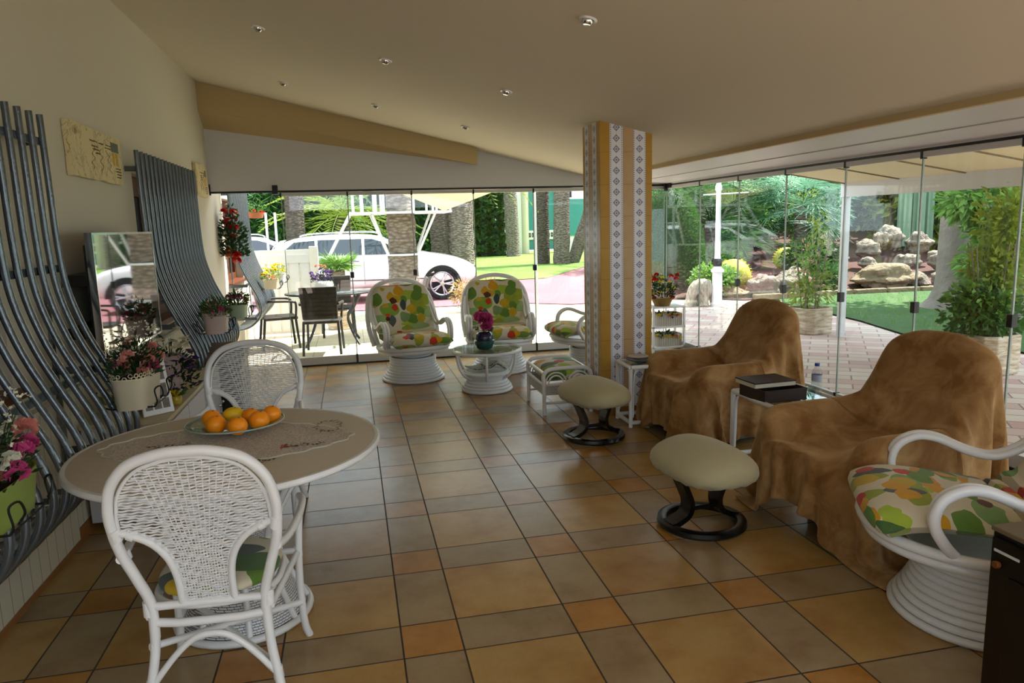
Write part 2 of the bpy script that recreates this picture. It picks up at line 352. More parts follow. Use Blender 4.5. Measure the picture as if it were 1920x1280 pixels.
# newspaper
n=N('newsprint'); q=n.n.new('ShaderNodeTexBrick'); n.l(n.map(),q.inputs[0]); q.inputs['Scale'].default_value=1; q.inputs['Brick Width'].default_value=.06; q.inputs['Row Height'].default_value=.01; q.inputs['Mortar Size'].default_value=.003
q.inputs['Color1'].default_value=lin('8A8480'); q.inputs['Color2'].default_value=lin('5A5450'); q.inputs['Mortar'].default_value=lin('D8D4CC'); n.base(q.outputs[0]); n.p(.8); MT['news']=n.m
SKY=1.35; SUN=6.5; SUNDIR=(.52,.18,.95); EXPO=1.5
# ============================================================ camera
def cam_setup():
    f,pi,ya,ro=1364.54747,.159931985,.212668281,-.0278053393
    cy,sy,cp,sp=math.cos(ya),math.sin(ya),math.cos(pi),math.sin(pi)
    fwd=Vector((sy*cp,cy*cp,-sp)); right=Vector((cy,-sy,0)); up=right.cross(fwd)
    cr,sr=math.cos(ro),math.sin(ro); r2=cr*right+sr*up; u2=-sr*right+cr*up
    c=bpy.data.cameras.new('camera'); o=bpy.data.objects.new('camera',c); COL.objects.link(o)
    c.sensor_width=36; c.lens=f/1920*36; c.clip_end=300; c.clip_start=.05
    m=Matrix((r2,u2,-fwd)).transposed().to_4x4(); m.translation=Vector((-.10228,-2.53736,1.59469)); o.matrix_world=m
    sc.camera=o
cam_setup()
XL,XR,YF,YB=-1.6,3.85,6.25,-3.7      # left wall, right glass, far glass, back
def zc(x): return 3.17-.232*(x+1.6)  # sloping ceiling
# ============================================================ setting
struct('floor',G().box(XL-.3,XR+.03,YB,YF+.05,-.12,0),MT['floor'])
struct('ceiling',G().hexa([(XL-.3,YB,zc(XL-.3)),(2.89,YB,zc(2.89)),(2.89,YF+.9,zc(2.89)),(XL-.3,YF+.9,zc(XL-.3))],[(XL-.3,YB,zc(XL-.3)+.25),(4.1,YB,2.55),(4.1,YF+.9,2.55),(XL-.3,YF+.9,zc(XL-.3)+.25)]),MT['ceiling'])
# left wall with two window openings
W1=(-.95,1.02,.92,2.0); W2=(3.24,4.75,.92,2.03); W3=(7.0,8.3,.95,2.0)
g=G(); t=.3; top=zc(XL)+.2
def wallseg(y0,y1,z0,z1): g.box(XL-t,XL,y0,y1,z0,z1)
ys=[YB,W1[0],W1[1],W2[0],W2[1],YF+.02]
for i in (0,2,4): wallseg(ys[i],ys[i+1],0,top)
for W in (W1,W2): wallseg(W[0],W[1],0,W[2]); wallseg(W[0],W[1],W[3],top)
struct('wall_left',g,MT['wall'])
struct('wall_outside',G().box(XL-t,XL,YF+.02,W3[0],-.1,3.0).box(XL-t,XL,W3[0],W3[1],-.1,W3[2]).box(XL-t,XL,W3[0],W3[1],W3[3],3.0).box(XL-t,XL,W3[1],8.95,-.1,3.0),MT['wall'])
def window(name,W,label=None):
    y0,y1,z0,z1=W; x=XL-.16
    g=G(); e=.09
    g.box(x,x+.07,y0,y0+e,z0,z1).box(x,x+.07,y1-e,y1,z0,z1).box(x,x+.07,y0+e,y1-e,z0,z0+e).box(x,x+.07,y0+e,y1-e,z1-e*1.6,z1).box(x,x+.07,(y0+y1)/2-.05,(y0+y1)/2+.05,z0+e,z1-e)
    f=struct(name,g,MT['brown'],bevel=.006)
    p=obj('pane',G().box(x+.02,x+.035,y0+e,y1-e,z0+e,z1-e),MT['darkglass'],f,smooth=False)
    s=obj('sill',G().box(XL-.1,XL+.05,y0-.03,y1+.03,z0-.03,z0+.012),MT['brown'],f,smooth=False,bevel=.005)
    obj('backing',G().box(x-.12,x-.1,y0,y1,z0,z1),MT['darkglass'],f,smooth=False)
window('window_1',W1); window('window_2',W2); window('window_3',W3)
struct('trim_1',G().box(XL,-1.575,YB,1.475,.0,.78),MT['wainscot'])
struct('trim_2',G().box(XL,-1.585,1.475,YF,.08,.78),MT['wainscot'])
struct('trim_3',G().box(XL-.005,-1.555,YB,1.475,.78,.80).box(XL-.005,-1.57,1.475,YF,.78,.80),MT['wall'])
struct('baseboard_left',G().box(XL,-1.578,1.475,YF,0,.08).box(-1.575,-1.568,YB,1.475,0,.03),MT['skirt'])
# panel over the far glass, wedge beam below the ceiling
struct('wall_far',G().hexa([(XL,YF-.01,2.035),(2.95,YF-.01,2.035),(2.95,YF+.07,2.035),(XL,YF+.07,2.035)],[(XL,YF-.01,zc(XL)+.02),(2.95,YF-.01,zc(2.95)+.02),(2.95,YF+.07,zc(2.95)+.02),(XL,YF+.07,zc(XL)+.02)])
  .hexa([(2.9,YF-.01,2.035),(XR+.1,YF-.01,2.035),(XR+.1,YF+.07,2.035),(2.9,YF+.07,2.035)],[(2.9,YF-.01,2.14),(XR+.1,YF-.01,2.14),(XR+.1,YF+.07,2.14),(2.9,YF+.07,2.14)]),MT['panel'])
struct('trim_4',G().add([(XL,6.0,zc(XL)+.01),(1.39,6.0,zc(1.39)+.01),(XL,6.0,2.885),(1.39,6.0,2.285),(XL,YF,2.71),(1.39,YF,2.305),(XL,YF,zc(XL)+.01),(1.39,YF,zc(1.39)+.01)],
  [(0,2,3,1),(2,4,5,3),(0,6,4,2),(1,3,5,7),(0,1,7,6),(4,6,7,5)]),MT['beam'])
struct('trim_5',G().box(2.87,2.91,YB,YF,2.095,zc(2.89)+.03),MT['beam'])
struct('trim_6',G().hexa([(2.91,YB,2.10),(XR-.02,YB,2.045),(XR-.02,YF,2.045),(2.91,YF,2.10)],[(2.91,YB,2.2),(XR-.02,YB,2.2),(XR-.02,YF,2.2),(2.91,YF,2.2)]).box(XR-.02,XR+.12,YB,YF+.07,2.035,2.45),MT['panel'])
struct('trim_7',G().box(3.36,3.37,YB,YF,2.066,2.075),MT['alu'])
# back wall: opening of light behind the camera
struct('wall_back',G().box(XL,-1.5,YB-.1,YB,0,3.2).box(3.4,XR,YB-.1,YB,0,2.5).box(-1.5,3.4,YB-.1,YB,2.45,3.05),MT['wall'])
struct('added_hedge_wall',G().box(-8,10,-9.6,-9,-.1,2.2),MT['leafdark'])  # unseen hedge, added to dim the sky reflected in the far glass
struct('terrace_behind',G().box(-8,3.9,-9,YB-.02,-.15,-.03),MT['paver'])
# ---- pillar
o=struct('pillar',G().box(-.22,.22,-.215,.215,-1.2,1.2),MT['pillar'],bevel=.004); o.location=(2.067,3.255,1.2)
struct('pillar_base',G().box(1.835,2.299,3.028,3.482,0,.07),MT['skirt'])
# ---- folding glass walls: each pane with its rails is one panel
def pane(x0,y0,x1,y1,label,grp,lock=True,hinge=True):
    d=Vector((x1-x0,y1-y0,0)); L=d.length; a=math.atan2(d.y,d.x)
    t=thing('folding_glass_door',label,'glass door',(x0,y0,0),a,grp); e=.006
    obj('glass_sheet',G().box(e,L-e,-.005,.005,.10,1.985),MT['glass'],t,smooth=False)
    multi('edge_strip',[G().box(0,e,-.006,.006,.10,1.985),G().box(L-e,L,-.006,.006,.10,1.985)],MT['edge'],t,smooth=False)
    obj('bottom_rail',G().box(.002,L-.002,-.018,.018,.014,.105),MT['alu'],t,smooth=False,bevel=.003)
    obj('top_rail',G().box(.002,L-.002,-.016,.016,1.975,2.016),MT['alu'],t,smooth=False,bevel=.003)
    multi('hinge',[G().box(-.012,.012,-.022,.022,.014,.11),G().box(-.01,.01,-.02,.02,1.965,2.016)],MT['track'],t,smooth=False)
    if lock: obj('lock',G().box(-.02,.02,-.022,.022,.88,.96) if lock==1 else G().box(-.022,.022,-.02,.02,1.02,1.09),MT['track'],t,smooth=False,bevel=.003)
xs=[-.845,-.105,.632,1.37,2.11,2.85,3.83]
fl=['leftmost pane of the far glass wall, beside the open gap','far glass pane second from the left, in front of the white car door','far glass pane behind the left papasan style swivel chair','far glass pane between the two floral swivel chairs','far glass pane just right of the round backed swivel chair','far glass pane at the right, mostly hidden behind the tiled pillar']
for i in range(6): pane(xs[i],YF,xs[i+1],YF,fl[i],'panes of the far glass wall',2 if i in (1,2,4) else 0)
yy=[6.23,5.30,4.44,3.60,2.77,1.95,1.15,.33,-.49,-1.31]
rl=['right glass pane at the far corner behind the flower stand','right glass pane in front of the clipped cone shrub','right glass pane beside the white lamp post view','right glass pane behind the back of the farther draped recliner','right glass pane behind the water bottle','right glass pane behind the nearer draped recliner, with view of the lawn','right glass pane in front of the nearer stone planter','right glass pane behind the near rattan chair','last right glass pane towards the viewer']
for i in range(9):
    if i<7: pane(XR,yy[i],XR,yy[i+1],rl[i],'panes of the right glass wall',1 if i in (2,3,4,5,6) else 0)
pane(XR,yy[7],XR,yy[9],'wide right glass pane behind the near floral rattan swivel chair','panes of the right glass wall',0)
pane(XR,yy[9],XR,YB+.02,'right glass pane nearest the viewer beyond the frame edge','panes of the right glass wall',0)
struct('trim_8',G().box(XL,XR+.02,YF-.012,YF+.012,2.018,2.04).box(XR-.012,XR+.012,YB,YF,2.018,2.04).box(-.845,XR,YF-.03,YF+.03,0,.013).box(XR-.03,XR+.03,YB,YF,0,.013),MT['track'])
struct('trim_9',G().box(-1.6,-1.585,YF-.02,YF+.02,2.0,2.12).box(-.93,-.87,YF-.03,YF+.02,2.0,2.1).box(XR-.03,XR,YF-.2,YF-.01,1.99,2.06).box(XR-.05,XR-.01,YF-.08,YF-.04,1.95,2.12),MT['track'])
# ============================================================ downlights
lx=[-.62,.214,1.07]; ly=[4.77,2.85,.97]; a=math.atan(.232)
nm={(0,0):'leftmost downlight of the far row, above the ochre beam',(1,0):'middle downlight of the far ceiling row',(2,0):'right downlight of the far ceiling row',
(0,1):'left downlight of the middle ceiling row, nearest the left wall',(1,1):'middle downlight of the middle ceiling row',(2,1):'right downlight of the middle ceiling row, towards the pillar',(2,2):'large looking ceiling downlight nearest the viewer'}
proto=None
for (i,j),lab in nm.items():
    x,y=lx[i],ly[j]
    if proto is None:
        proto=thing('downlight',lab,'downlight',group='recessed ceiling downlights')
        obj('trim_ring',G().lathe([(.030,-.004),(.042,-.010),(.046,-.004),(.046,.0),(.030,.0),(.030,-.004)],24),MT['white_cane'],proto)
        obj('bulb',G().lathe([(.0,-.026),(.018,-.028),(.028,-.018),(.029,0)],20),MT['chrome'],proto)
        d=proto
    else: d=dup(proto,(0,0,0),0,lab)
    d.location=(x,y,zc(x)); d.rotation_euler=(0,a,0)
# ============================================================ belly grilles
def grille(y0,n,dy,label,zz=0):
    t=thing('window_grille',label,'grille',(0,y0,0))
    prof=[(-1.512,2.17),(-1.508,1.85),(-1.503,1.55),(-1.484,1.34),(-1.425,1.13),(-1.345,.95),(-1.275,.80),(-1.238,.67),(-1.248,.57),(-1.30,.485),(-1.39,.415),(-1.50,.385),(-1.57,.38)]
    P=spl([(x,0,z) for x,z in prof],4)
    first=None
    for k in range(n):
        if first is None: first=obj('bar',G().tube(P,.0155,10),MT['grille'],t)
        else:
            b=first.copy(); COL.objects.link(b); b.parent=t; b.location=(0,k*dy,0)
    L=(n-1)*dy; a,b=(min(0,L)-.0,max(0,L)+.0)
    for z,x in ((2.045,-1.525),(1.44,-1.517),(.93,-1.375),(.52,-1.30)):
        g=G().box(x-.006 if z>1 else x-.04,x+.006 if z>1 else x-.028,a,b,z-.018,z+.018)
        for yy_ in (a,b): g.box(XL+.005,x,yy_-.006,yy_+.006,z-.018,z+.018)
        obj('cross_bar',g,MT['grille'],t,smooth=False)
    multi('wall_bar',[G().box(-1.562,-1.55,a+.05,a+.09,.40,1.44),G().box(-1.562,-1.55,b-.09,b-.05,.40,1.44)],MT['grille'],t,smooth=False)
    return t
grille(1.45,19,-.122,'grey belly shaped window grille in the left foreground, over the near window')
grille(3.07,17,.119,'grey belly shaped window grille beyond the television, in the middle of the left wall')
grille(6.95,15,.115,'grey belly shaped grille outside past the glass, with red flowers before it')
# ============================================================ wall plaques
def plaque(y0,y1,z0,z1,label):
    n=N('aged_plaque'); nz=n.noise(7,5,rough=.7); q=n.noise(3,6,rough=.8,dist=1.5)
    c=n.mix(n.ramp(nz,[(.60,(0,0,0)),(.68,(1,1,1))]),lin('D6CA9C'),lin('9C7044'))
    c=n.mix(n.ramp(q,[(.485,(0,0,0)),(.5,(1,1,1)),(.515,(0,0,0))]),c,lin('8A6C4C')); n.base(c); n.p(.7)
    t=thing('wall_plaque',label,'wall plaque',(XL+.012,0,0)); r=random.Random(int(y0*10))
    # ragged outline board
    pts=[]; K=9
    for i in range(K): pts.append((y0+(y1-y0)*i/K,z0+r.uniform(-.006,.006)))
    for i in range(5): pts.append((y1+r.uniform(-.006,.006),z0+(z1-z0)*i/5))
    for i in range(K): pts.append((y1-(y1-y0)*i/K,z1+r.uniform(-.006,.006)))
    for i in range(5): pts.append((y0+r.uniform(-.006,.006),z1-(z1-z0)*i/5))
    m=len(pts); g=G().add([(-.008,y,z) for y,z in pts]+[(.022,y,z) for y,z in pts],[tuple(range(m-1,-1,-1)),tuple(range(m,2*m))]+[(i,(i+1)%m,m+(i+1)%m,m+i) for i in range(m)])
    obj('board',g,n.m,t,smooth=False)
    W,H=y1-y0,z1-z0; x=.0235
    s=G().box(x-.002,x,y1-W*.22,y1-W*.06,z1-H*.34,z1-H*.14); obj('stamp',s,M1('stamp_blue','6E7C70',.8,var=.6,vs=60),t,smooth=False)
    s=G().box(x-.002,x,y1-W*.20,y1-W*.16,z1-H*.62,z1-H*.36).box(x-.002,x,y1-W*.13,y1-W*.09,z1-H*.62,z1-H*.36); obj('stamp_band',s,M1('stamp_gold','C8A42C',.8),t,smooth=False)
    gs=[]
    for (a,b,zz) in ((.35,.5,.24),(.52,.62,.25),(.66,.78,.24),(.64,.76,.30),(.38,.5,.34),(.40,.52,.40),(.45,.53,.46),(.84,.95,.68),(.84,.96,.74),(.86,.96,.80),(.85,.95,.86)):
        P=[(x,y0+W*(a+(b-a)*i/14),z1-H*zz+.006*math.sin(i*2.1+a*20)*r.uniform(.4,1)) for i in range(15)]
        gs.append(G().tube(P,.0022,4))
    multi('handwriting',gs,M1('faded_ink','7A6A4E',.9),t,smooth=False)
    g=G()
    for k in range(3):
        P=[(x,y0+W*(.42+.13*k+.03*math.sin(j*1.9+k*2)+.02*j*(k-1)/3),z1-H*(.35+.055*j)) for j in range(9)]; g.tube(spl(P,4),.0016,4)
    obj('sepia_branch',g,M1('faded_sepia','A06A44',.9),t,smooth=False)
plaque(1.98,2.91,1.925,2.225,'cream aged postcard style plaque on the left wall between the grilles')
plaque(5.42,5.95,1.96,2.285,'small cream plaque on the left wall beyond the farther grille')
# ============================================================ television and console
t=thing('television','flat black television on the left wall reflecting the garden','television',(-1.40,1.60,.93),math.radians(0))
tvm=N('tv_screen'); tvm.base('050606'); tvm.p(.03,spec=1.0,coat=1); tvm.b.inputs['Specular IOR Level'].default_value=1
obj('screen',G().box(-.006,.004,.012,1.168,.012,.668),tvm.m,t,smooth=False)
obj('bezel',G().box(-.03,.006,0,.012,0,.68).box(-.03,.006,1.168,1.18,0,.68).box(-.03,.006,.012,1.168,0,.012).box(-.03,.006,.012,1.168,.668,.68),MT['chrome'],t,smooth=False)
obj('back_case',G().box(-.06,-.007,.05,1.13,.05,.62),MT['track'],t,smooth=False,bevel=.01)
multi('wall_bracket',[G().box(-.195,-.05,.1,.9,.40,.46),G().box(-.195,-.05,.1,.9,.12,.18)],MT['track'],t,smooth=False)
t=thing('console_cabinet','low white and cream cabinet under the television','cabinet',(-1.565,1.62,0))
obj('body',G().box(0,.42,0,2.0,.05,.575),MT['panel'],t,smooth=False,bevel=.006)
obj('cabinet_top',G().box(-.005,.44,-.015,2.02,.575,.60),M1('cabinet_cream_top','C9BC98',.45),t,smooth=False,bevel=.006)
for k in range(4):
    g=G().box(.42,.435,.02+.495*k,.50+.495*k,.07,.56); d=obj('door',g,MT['panel'],t,smooth=False,bevel=.004)
    obj('knob',G().ball((.447,.44+.495*k if k%2==0 else .08+.495*k,.33),.014),MT['chrome'],d)
for x in (.07,.36):
    for y in (.08,1.92): obj('foot',G().tube([(x,y,0),(x,y,.055)],.016,12),MT['chrome'],t)
# ============================================================ rattan dining chairs
CN=MT['white_cane']
def mirror(P): return [(-p[0],p[1],p[2]) for p in P]
def hoop_y(z): return -.195-.115*max(0,(z-.40))/.55
hp=[(.190,.30),(.190,.42),(.218,.52),(.250,.62),(.262,.70),(.262,.77),(.240,.85),(.18,.915),(.09,.945),(0,.952)]
hoop=[(x,hoop_y(z),z) for x,z in hp]; hoop=hoop+mirror(hoop[:-1])[::-1]
inn=[(.088,hoop_y(.405),.405),(.088,hoop_y(.5),.50),(.105,hoop_y(.58),.58),(.145,hoop_y(.64),.64),(.20,hoop_y(.675),.675),(.252,hoop_y(.695),.695)]
def inner_w(z):
    A=spl([(x,0,zz) for x,_,zz in inn],8); B=spl([(x-.03,0,zz) for x,zz in hp[4:]],8)
    T=[(p.z,p.x-.012) for p in A]+[(p.z-(.022 if p.x<.2 else .01),max(0,p.x)) for p in B]
    T.sort(); lo=None
    for i in range(len(T)-1):
        if T[i][0]<=z<=T[i+1][0]: 
            f=(z-T[i][0])/max(1e-6,T[i+1][0]-T[i][0]); return T[i][1]*(1-f)+T[i+1][1]*f
    return 0
def dining_chair(label,loc,rz,sx=1):
    t=thing('rattan_dining_chair',label,'chair',loc,rz,'rattan chairs around the table'); t.scale=(sx,1,1)
    obj('back_hoop',G().tube(spl(hoop,6),.0175,14),CN,t)
    g=G()
    for m in (0,1):
        P=mirror(inn) if m else inn; g.tube(spl(P,6),.0125,10)
        Q=[(x*.86,y+.004,z) for x,y,z in P]; g.tube(spl(Q,6),.005,6)
    g.tube(spl([(x-.022 if x>0 else 0,hoop_y(z-.02),z-.02) for x,z in hp[4:]]+[(-(x-.022),hoop_y(z-.02),z-.02) for x,z in hp[4:-1]][::-1],6),.006,6)
    g.tube([(-.20,hoop_y(.41),.41),(.20,hoop_y(.41),.41)],.014,10)
    obj('back_frame',g,CN,t)
    g=G(); z=.425; row=0
    while z<.925:
        w=inner_w(z)
        if w>.01:
            k=max(6,int(2*w/.0055)); P=[]
            for i in range(k+1):
                x=-w+2*w*i/k; P.append((x,hoop_y(z)+.0034*math.sin(abs(x)/.017*PI+row*1.25),z+.0012*math.sin(row*1.7+x*60)))
            g.tube(P,.0031,5)
        z+=.0092; row+=1
    for k in range(-9,10):
        P=[]; z=.42
        while z<.93:
            w=inner_w(z); x=k/9.5*w if abs(k)<9 else 0
            spread=k*.0095 if z<.6 else k*.0095+(k*.016)*((z-.6)/.33)
            if abs(spread)>w: break
            P.append((spread,hoop_y(z),z)); z+=.02
        if len(P)>2: g.tube(P,.0022,4)
    obj('woven_back',g,CN,t)
    # legs
    for s in (-1,1):
        obj('leg',G().tube(spl([(s*.245,-.255,0),(s*.222,-.225,.10),(s*.196,-.20,.24),(s*.190,-.192,.34),(s*.19,-.195,.42)],5),.0165,12),CN,t)
        obj('leg',G().tube(spl([(s*.262,.245,0),(s*.248,.222,.08),(s*.245,.21,.3),(s*.262,.215,.55),(s*.264,.205,.585)],5),[.0155]*21,12),CN,t)
        obj('armrest',G().tube(spl([(s*.253,hoop_y(.66)+.005,.60),(s*.275,-.12,.585),(s*.290,.02,.592),(s*.288,.15,.598),(s*.266,.218,.59),(s*.262,.222,.575)],6),.0145,12),CN,t)
    # rails under the seat
    g=G(); sw=lambda a:(.215*math.copysign(abs(math.cos(a))**.75,math.cos(a)),.005+.20*math.copysign(abs(math.sin(a))**.75,math.sin(a)),.40)
    g.tube([sw(2*PI*i/40) for i in range(40)],.013,10,closed=True)
    g.tube([(-.2,-.195,.355),(-.1,-.197,.345),(.1,-.197,.345),(.2,-.195,.355)],.0145,10)
    for s in (-1,1): g.tube([(s*.205,-.19,.37),(s*.245,.205,.37)],.0125,8)
    g.tube([(-.245,.208,.375),(.245,.208,.375)],.0125,8)
    obj('seat_frame',g,CN,t)
    g=G()
    g.tube(spl([(-.215,-.215,.135),(-.13,-.213,.235),(-.06,-.213,.292),(0,-.213,.305),(.06,-.213,.292),(.13,-.213,.235),(.215,-.215,.135)],6),.0115,8)
    g.tube([(-.207,-.205,.275),(.245,.21,.16)],.0125,8); g.tube([(.207,-.205,.165),(-.245,.21,.265)],.0125,8)
    obj('stretcher',g,CN,t)
    def wrap(p,q,r):     # cane bindings at the joints
        p=Vector(p);q=Vector(q); g=G()
        for i in range(6): g.tube([p+(q-p)*(i/6),p+(q-p)*((i+.5)/6),p+(q-p)*((i+1)/6)],[r*.96,r,r*.96],10)
        obj('cane_binding',g,CN,t)
    for s in (-1,1):
        wrap((s*.252,hoop_y(.665),.665),(s*.258,hoop_y(.705),.705),.0205); wrap((s*.2,-.196,.38),(s*.2,-.196,.43),.0195)
        wrap((s*.216,-.215,.12),(s*.211,-.21,.16),.0190); wrap((s*.243,-.22,.59),(s*.248,-.225,.62),.0200); wrap((s*.247,.211,.35),(s*.247,.211,.39),.0175)
        wrap((s*.20,hoop_y(.675),.672),(s*.22,hoop_y(.68),.682),.0155)
    wrap((-.01,0,.213),(.02,.01,.22),.018)
    # cushion
    g=G(); g.ball((0,.01,.437),(.213,.205,.034),36,12,lambda d:1/max(.55,(abs(d.x)**2.6+abs(d.y)**2.6+abs(d.z)**2.6)**(1/2.6)) )
    obj('seat_cushion',g,MT['floral2'],t)
    return t
dining_chair('white rattan armchair in the left foreground, seen from behind with fan woven back',(-.612,.035,0),math.radians(-3),.93)
dining_chair('white rattan armchair on the far side of the oval table, facing the viewer',(-.715,1.60,0),math.radians(177))
# ============================================================ round table
tc=(-.63,.505)
t=thing('round_table','pale grey round table on a white wicker pedestal, between the two rattan chairs','table',(tc[0],tc[1],0))
R=.59
obj('tabletop',G().lathe([(0,.712),(R-.04,.712),(R-.012,.716),(R,.724),(R,.733),(R-.006,.739),(R-.014,.74),(0,.74)],72),MT['tabletop'],t)
obj('rim',G().lathe([(R-.012,.7165),(R+.004,.7165),(R+.010,.722),(R+.010,.732),(R+.004,.7405),(R-.008,.7415),(R-.012,.74)],72),CN,t)
obj('pedestal',G().lathe([(.30,.705),(.27,.62),(.20,.50),(.15,.40),(.14,.32),(.16,.22),(.21,.10),(.25,.03)],36),MT['wicker'],t)
g=G()
for k in range(8):
    a=2*PI*k/8+.2; c,s=math.cos(a),math.sin(a); g.tube(spl([(r*c,r*s,z) for r,z in ((.315,.705),(.28,.62),(.21,.50),(.158,.40),(.148,.32),(.168,.22),(.22,.10),(.262,.012))],4),.013,8)
g.ring((0,0,.018),.265,.265,.016); g.ring((0,0,.695),.31,.31,.013); g.ring((0,0,.36),.155,.155,.010)
obj('pedestal_frame',g,CN,t)
t=obj('lace_runner',G(),None) if False else None
pts=[];K=120;L1,L2,rot=.50,.30,math.radians(-6)
for i in range(K):
    a=2*PI*i/K; c,s=math.cos(a),math.sin(a); e=2.0 if abs(c)<.8 else 1.7
    r=1/((abs(c)**1.6+abs(s)**1.6)**(1/1.6)); x=L1*r*c; y=L2*r*s; w=1+.022*math.sin(a*22)
    x*=w;y*=w; pts.append((tc[0]-.01+x*math.cos(rot)-y*math.sin(rot),tc[1]+.03+x*math.sin(rot)+y*math.cos(rot)))
g=G(); V=[(tc[0]-.01,tc[1]+.03,.7432)];F=[]
for q in (.5,.97,1.0): V+=[(V[0][0]+(x-V[0][0])*q,V[0][1]+(y-V[0][1])*q,.7432 if q<1 else .7425) for x,y in pts]
for i in range(K): j=(i+1)%K; F.append((0,1+i,1+j)); F.append((1+i,1+K+i,1+K+j,1+j)); F.append((1+K+i,1+2*K+i,1+2*K+j,1+K+j))
g.add(V,F); ru=obj('lace_runner',g,MT['lace']); tag(ru,'pinkish white lace runner with scalloped edge laid across the round table','table runner')
obj('lace_hem',G().tube([(x,y,.7440) for x,y in pts],.0028,5,closed=True),MT['white_p'],ru)
EM=M1('embroidery_brown','6A4434',.8,var=.5,vs=90); ER=M1('embroidery_coral','D0604A',.8)
def emb(cx,cy,kind):
    g=G(); r=random.Random(int(cx*100)); g2=G()
    if kind=='wreath': P=[(cx+.052*math.cos(a),cy+.085*math.sin(a)) for a in [i*2*PI/26 for i in range(26)]]
    else: P=[(cx+(-.075+.15*i/16),cy+.012*math.sin(i*.9)) for i in range(17)]
    for (x,y) in P:
        for _ in range(2): g.leaf((x+r.uniform(-.006,.006),y+r.uniform(-.006,.006),.7448),(r.uniform(-1,1),r.uniform(-1,1),.0),.018,.007,(0,0,1))
    if kind=='rose':
        for _ in range(7): g2.leaf((cx-.075+r.uniform(-.012,.012),cy+r.uniform(-.012,.012),.7452),(r.uniform(-1,1),r.uniform(-1,1),0),.022,.014,(0,0,1))
        obj('embroidery_rose',g2,ER,ru,smooth=False)
    obj('embroidery',g,EM,ru,smooth=False)
def onrun(px,py):   # point on the table top under a pixel
    f=1364.54747; m=sc.camera.matrix_world; d=m.to_3x3()@Vector(((px-960)/f,(640-py)/f,-1)); o=m.translation; k=(.7445-o.z)/d.z; p=o+d*k; return p.x,p.y
emb(*(-.245,.66),'wreath'); emb(*(-.34,.40),'rose'); emb(*(-.88,.55),'spray'); emb(*(-.50,.235),'spray')
# ---- glass dish with oranges
t=thing('glass_dish','shallow clear glass dish on the lace runner, holding oranges and a lemon','dish',(-.635,.70,.746))
obj('dish_bowl',G().lathe([(0,.004),(.09,.004),(.12,.012),(.165,.028),(.198,.038),(.203,.040),(.198,.042),(.16,.033),(.12,.018),(.09,.010),(0,.009)],48,sx=1,sy=.95),MT['tableglass'],t)
obj('dish_rim',G().tube([(.202*math.cos(2*PI*i/48),.192*math.sin(2*PI*i/48),.042) for i in range(48)],.0035,6,closed=True),MT['edge'],t)
def fruit(name,x,y,z,r,label,m,cat,grp=None,sq=1):
    t=thing(name,label,cat,(x,y,z),0,grp)
    obj('peel',G().ball((0,0,0),(r,r,r*.94) if sq==1 else (r*1.25,r*.9,r*.9),28,18),m,t)
    obj('stem_button',G().lathe([(0,.002),(.004,.0015),(.0045,0)],8,(0.01,-.012,r*.915 if sq==1 else r*.87)),MT['stem'],t)
og='oranges piled in the glass dish'; O=MT['orange']
zb=.7565
fruit('orange',-.735,.735,zb+.041,.041,'orange at the far left rim of the glass dish, tallest at the left',O,'orange',og)
fruit('orange',-.700,.625,zb+.042,.042,'large orange at the front left of the glass dish',O,'orange',og)
fruit('orange',-.607,.575,zb+.041,.041,'orange at the very front centre of the glass dish',O,'orange',og)
fruit('orange',-.528,.640,zb+.043,.043,'large orange at the front right of the glass dish',O,'orange',og)
fruit('orange',-.488,.735,zb+.041,.041,'orange at the far right rim of the glass dish',O,'orange',og)
fruit('orange',-.575,.742,zb+.038,.038,'orange half hidden at the back right, next to the lemon',O,'orange',og)
fruit('orange',-.628,.648,zb+.030,.030,'small orange low between the front fruits of the dish',O,'orange',og)
fruit('lemon',-.650,.768,zb+.046,.036,'yellow lemon at the back of the glass dish behind the oranges',MT['lemon'],'lemon',None,2)
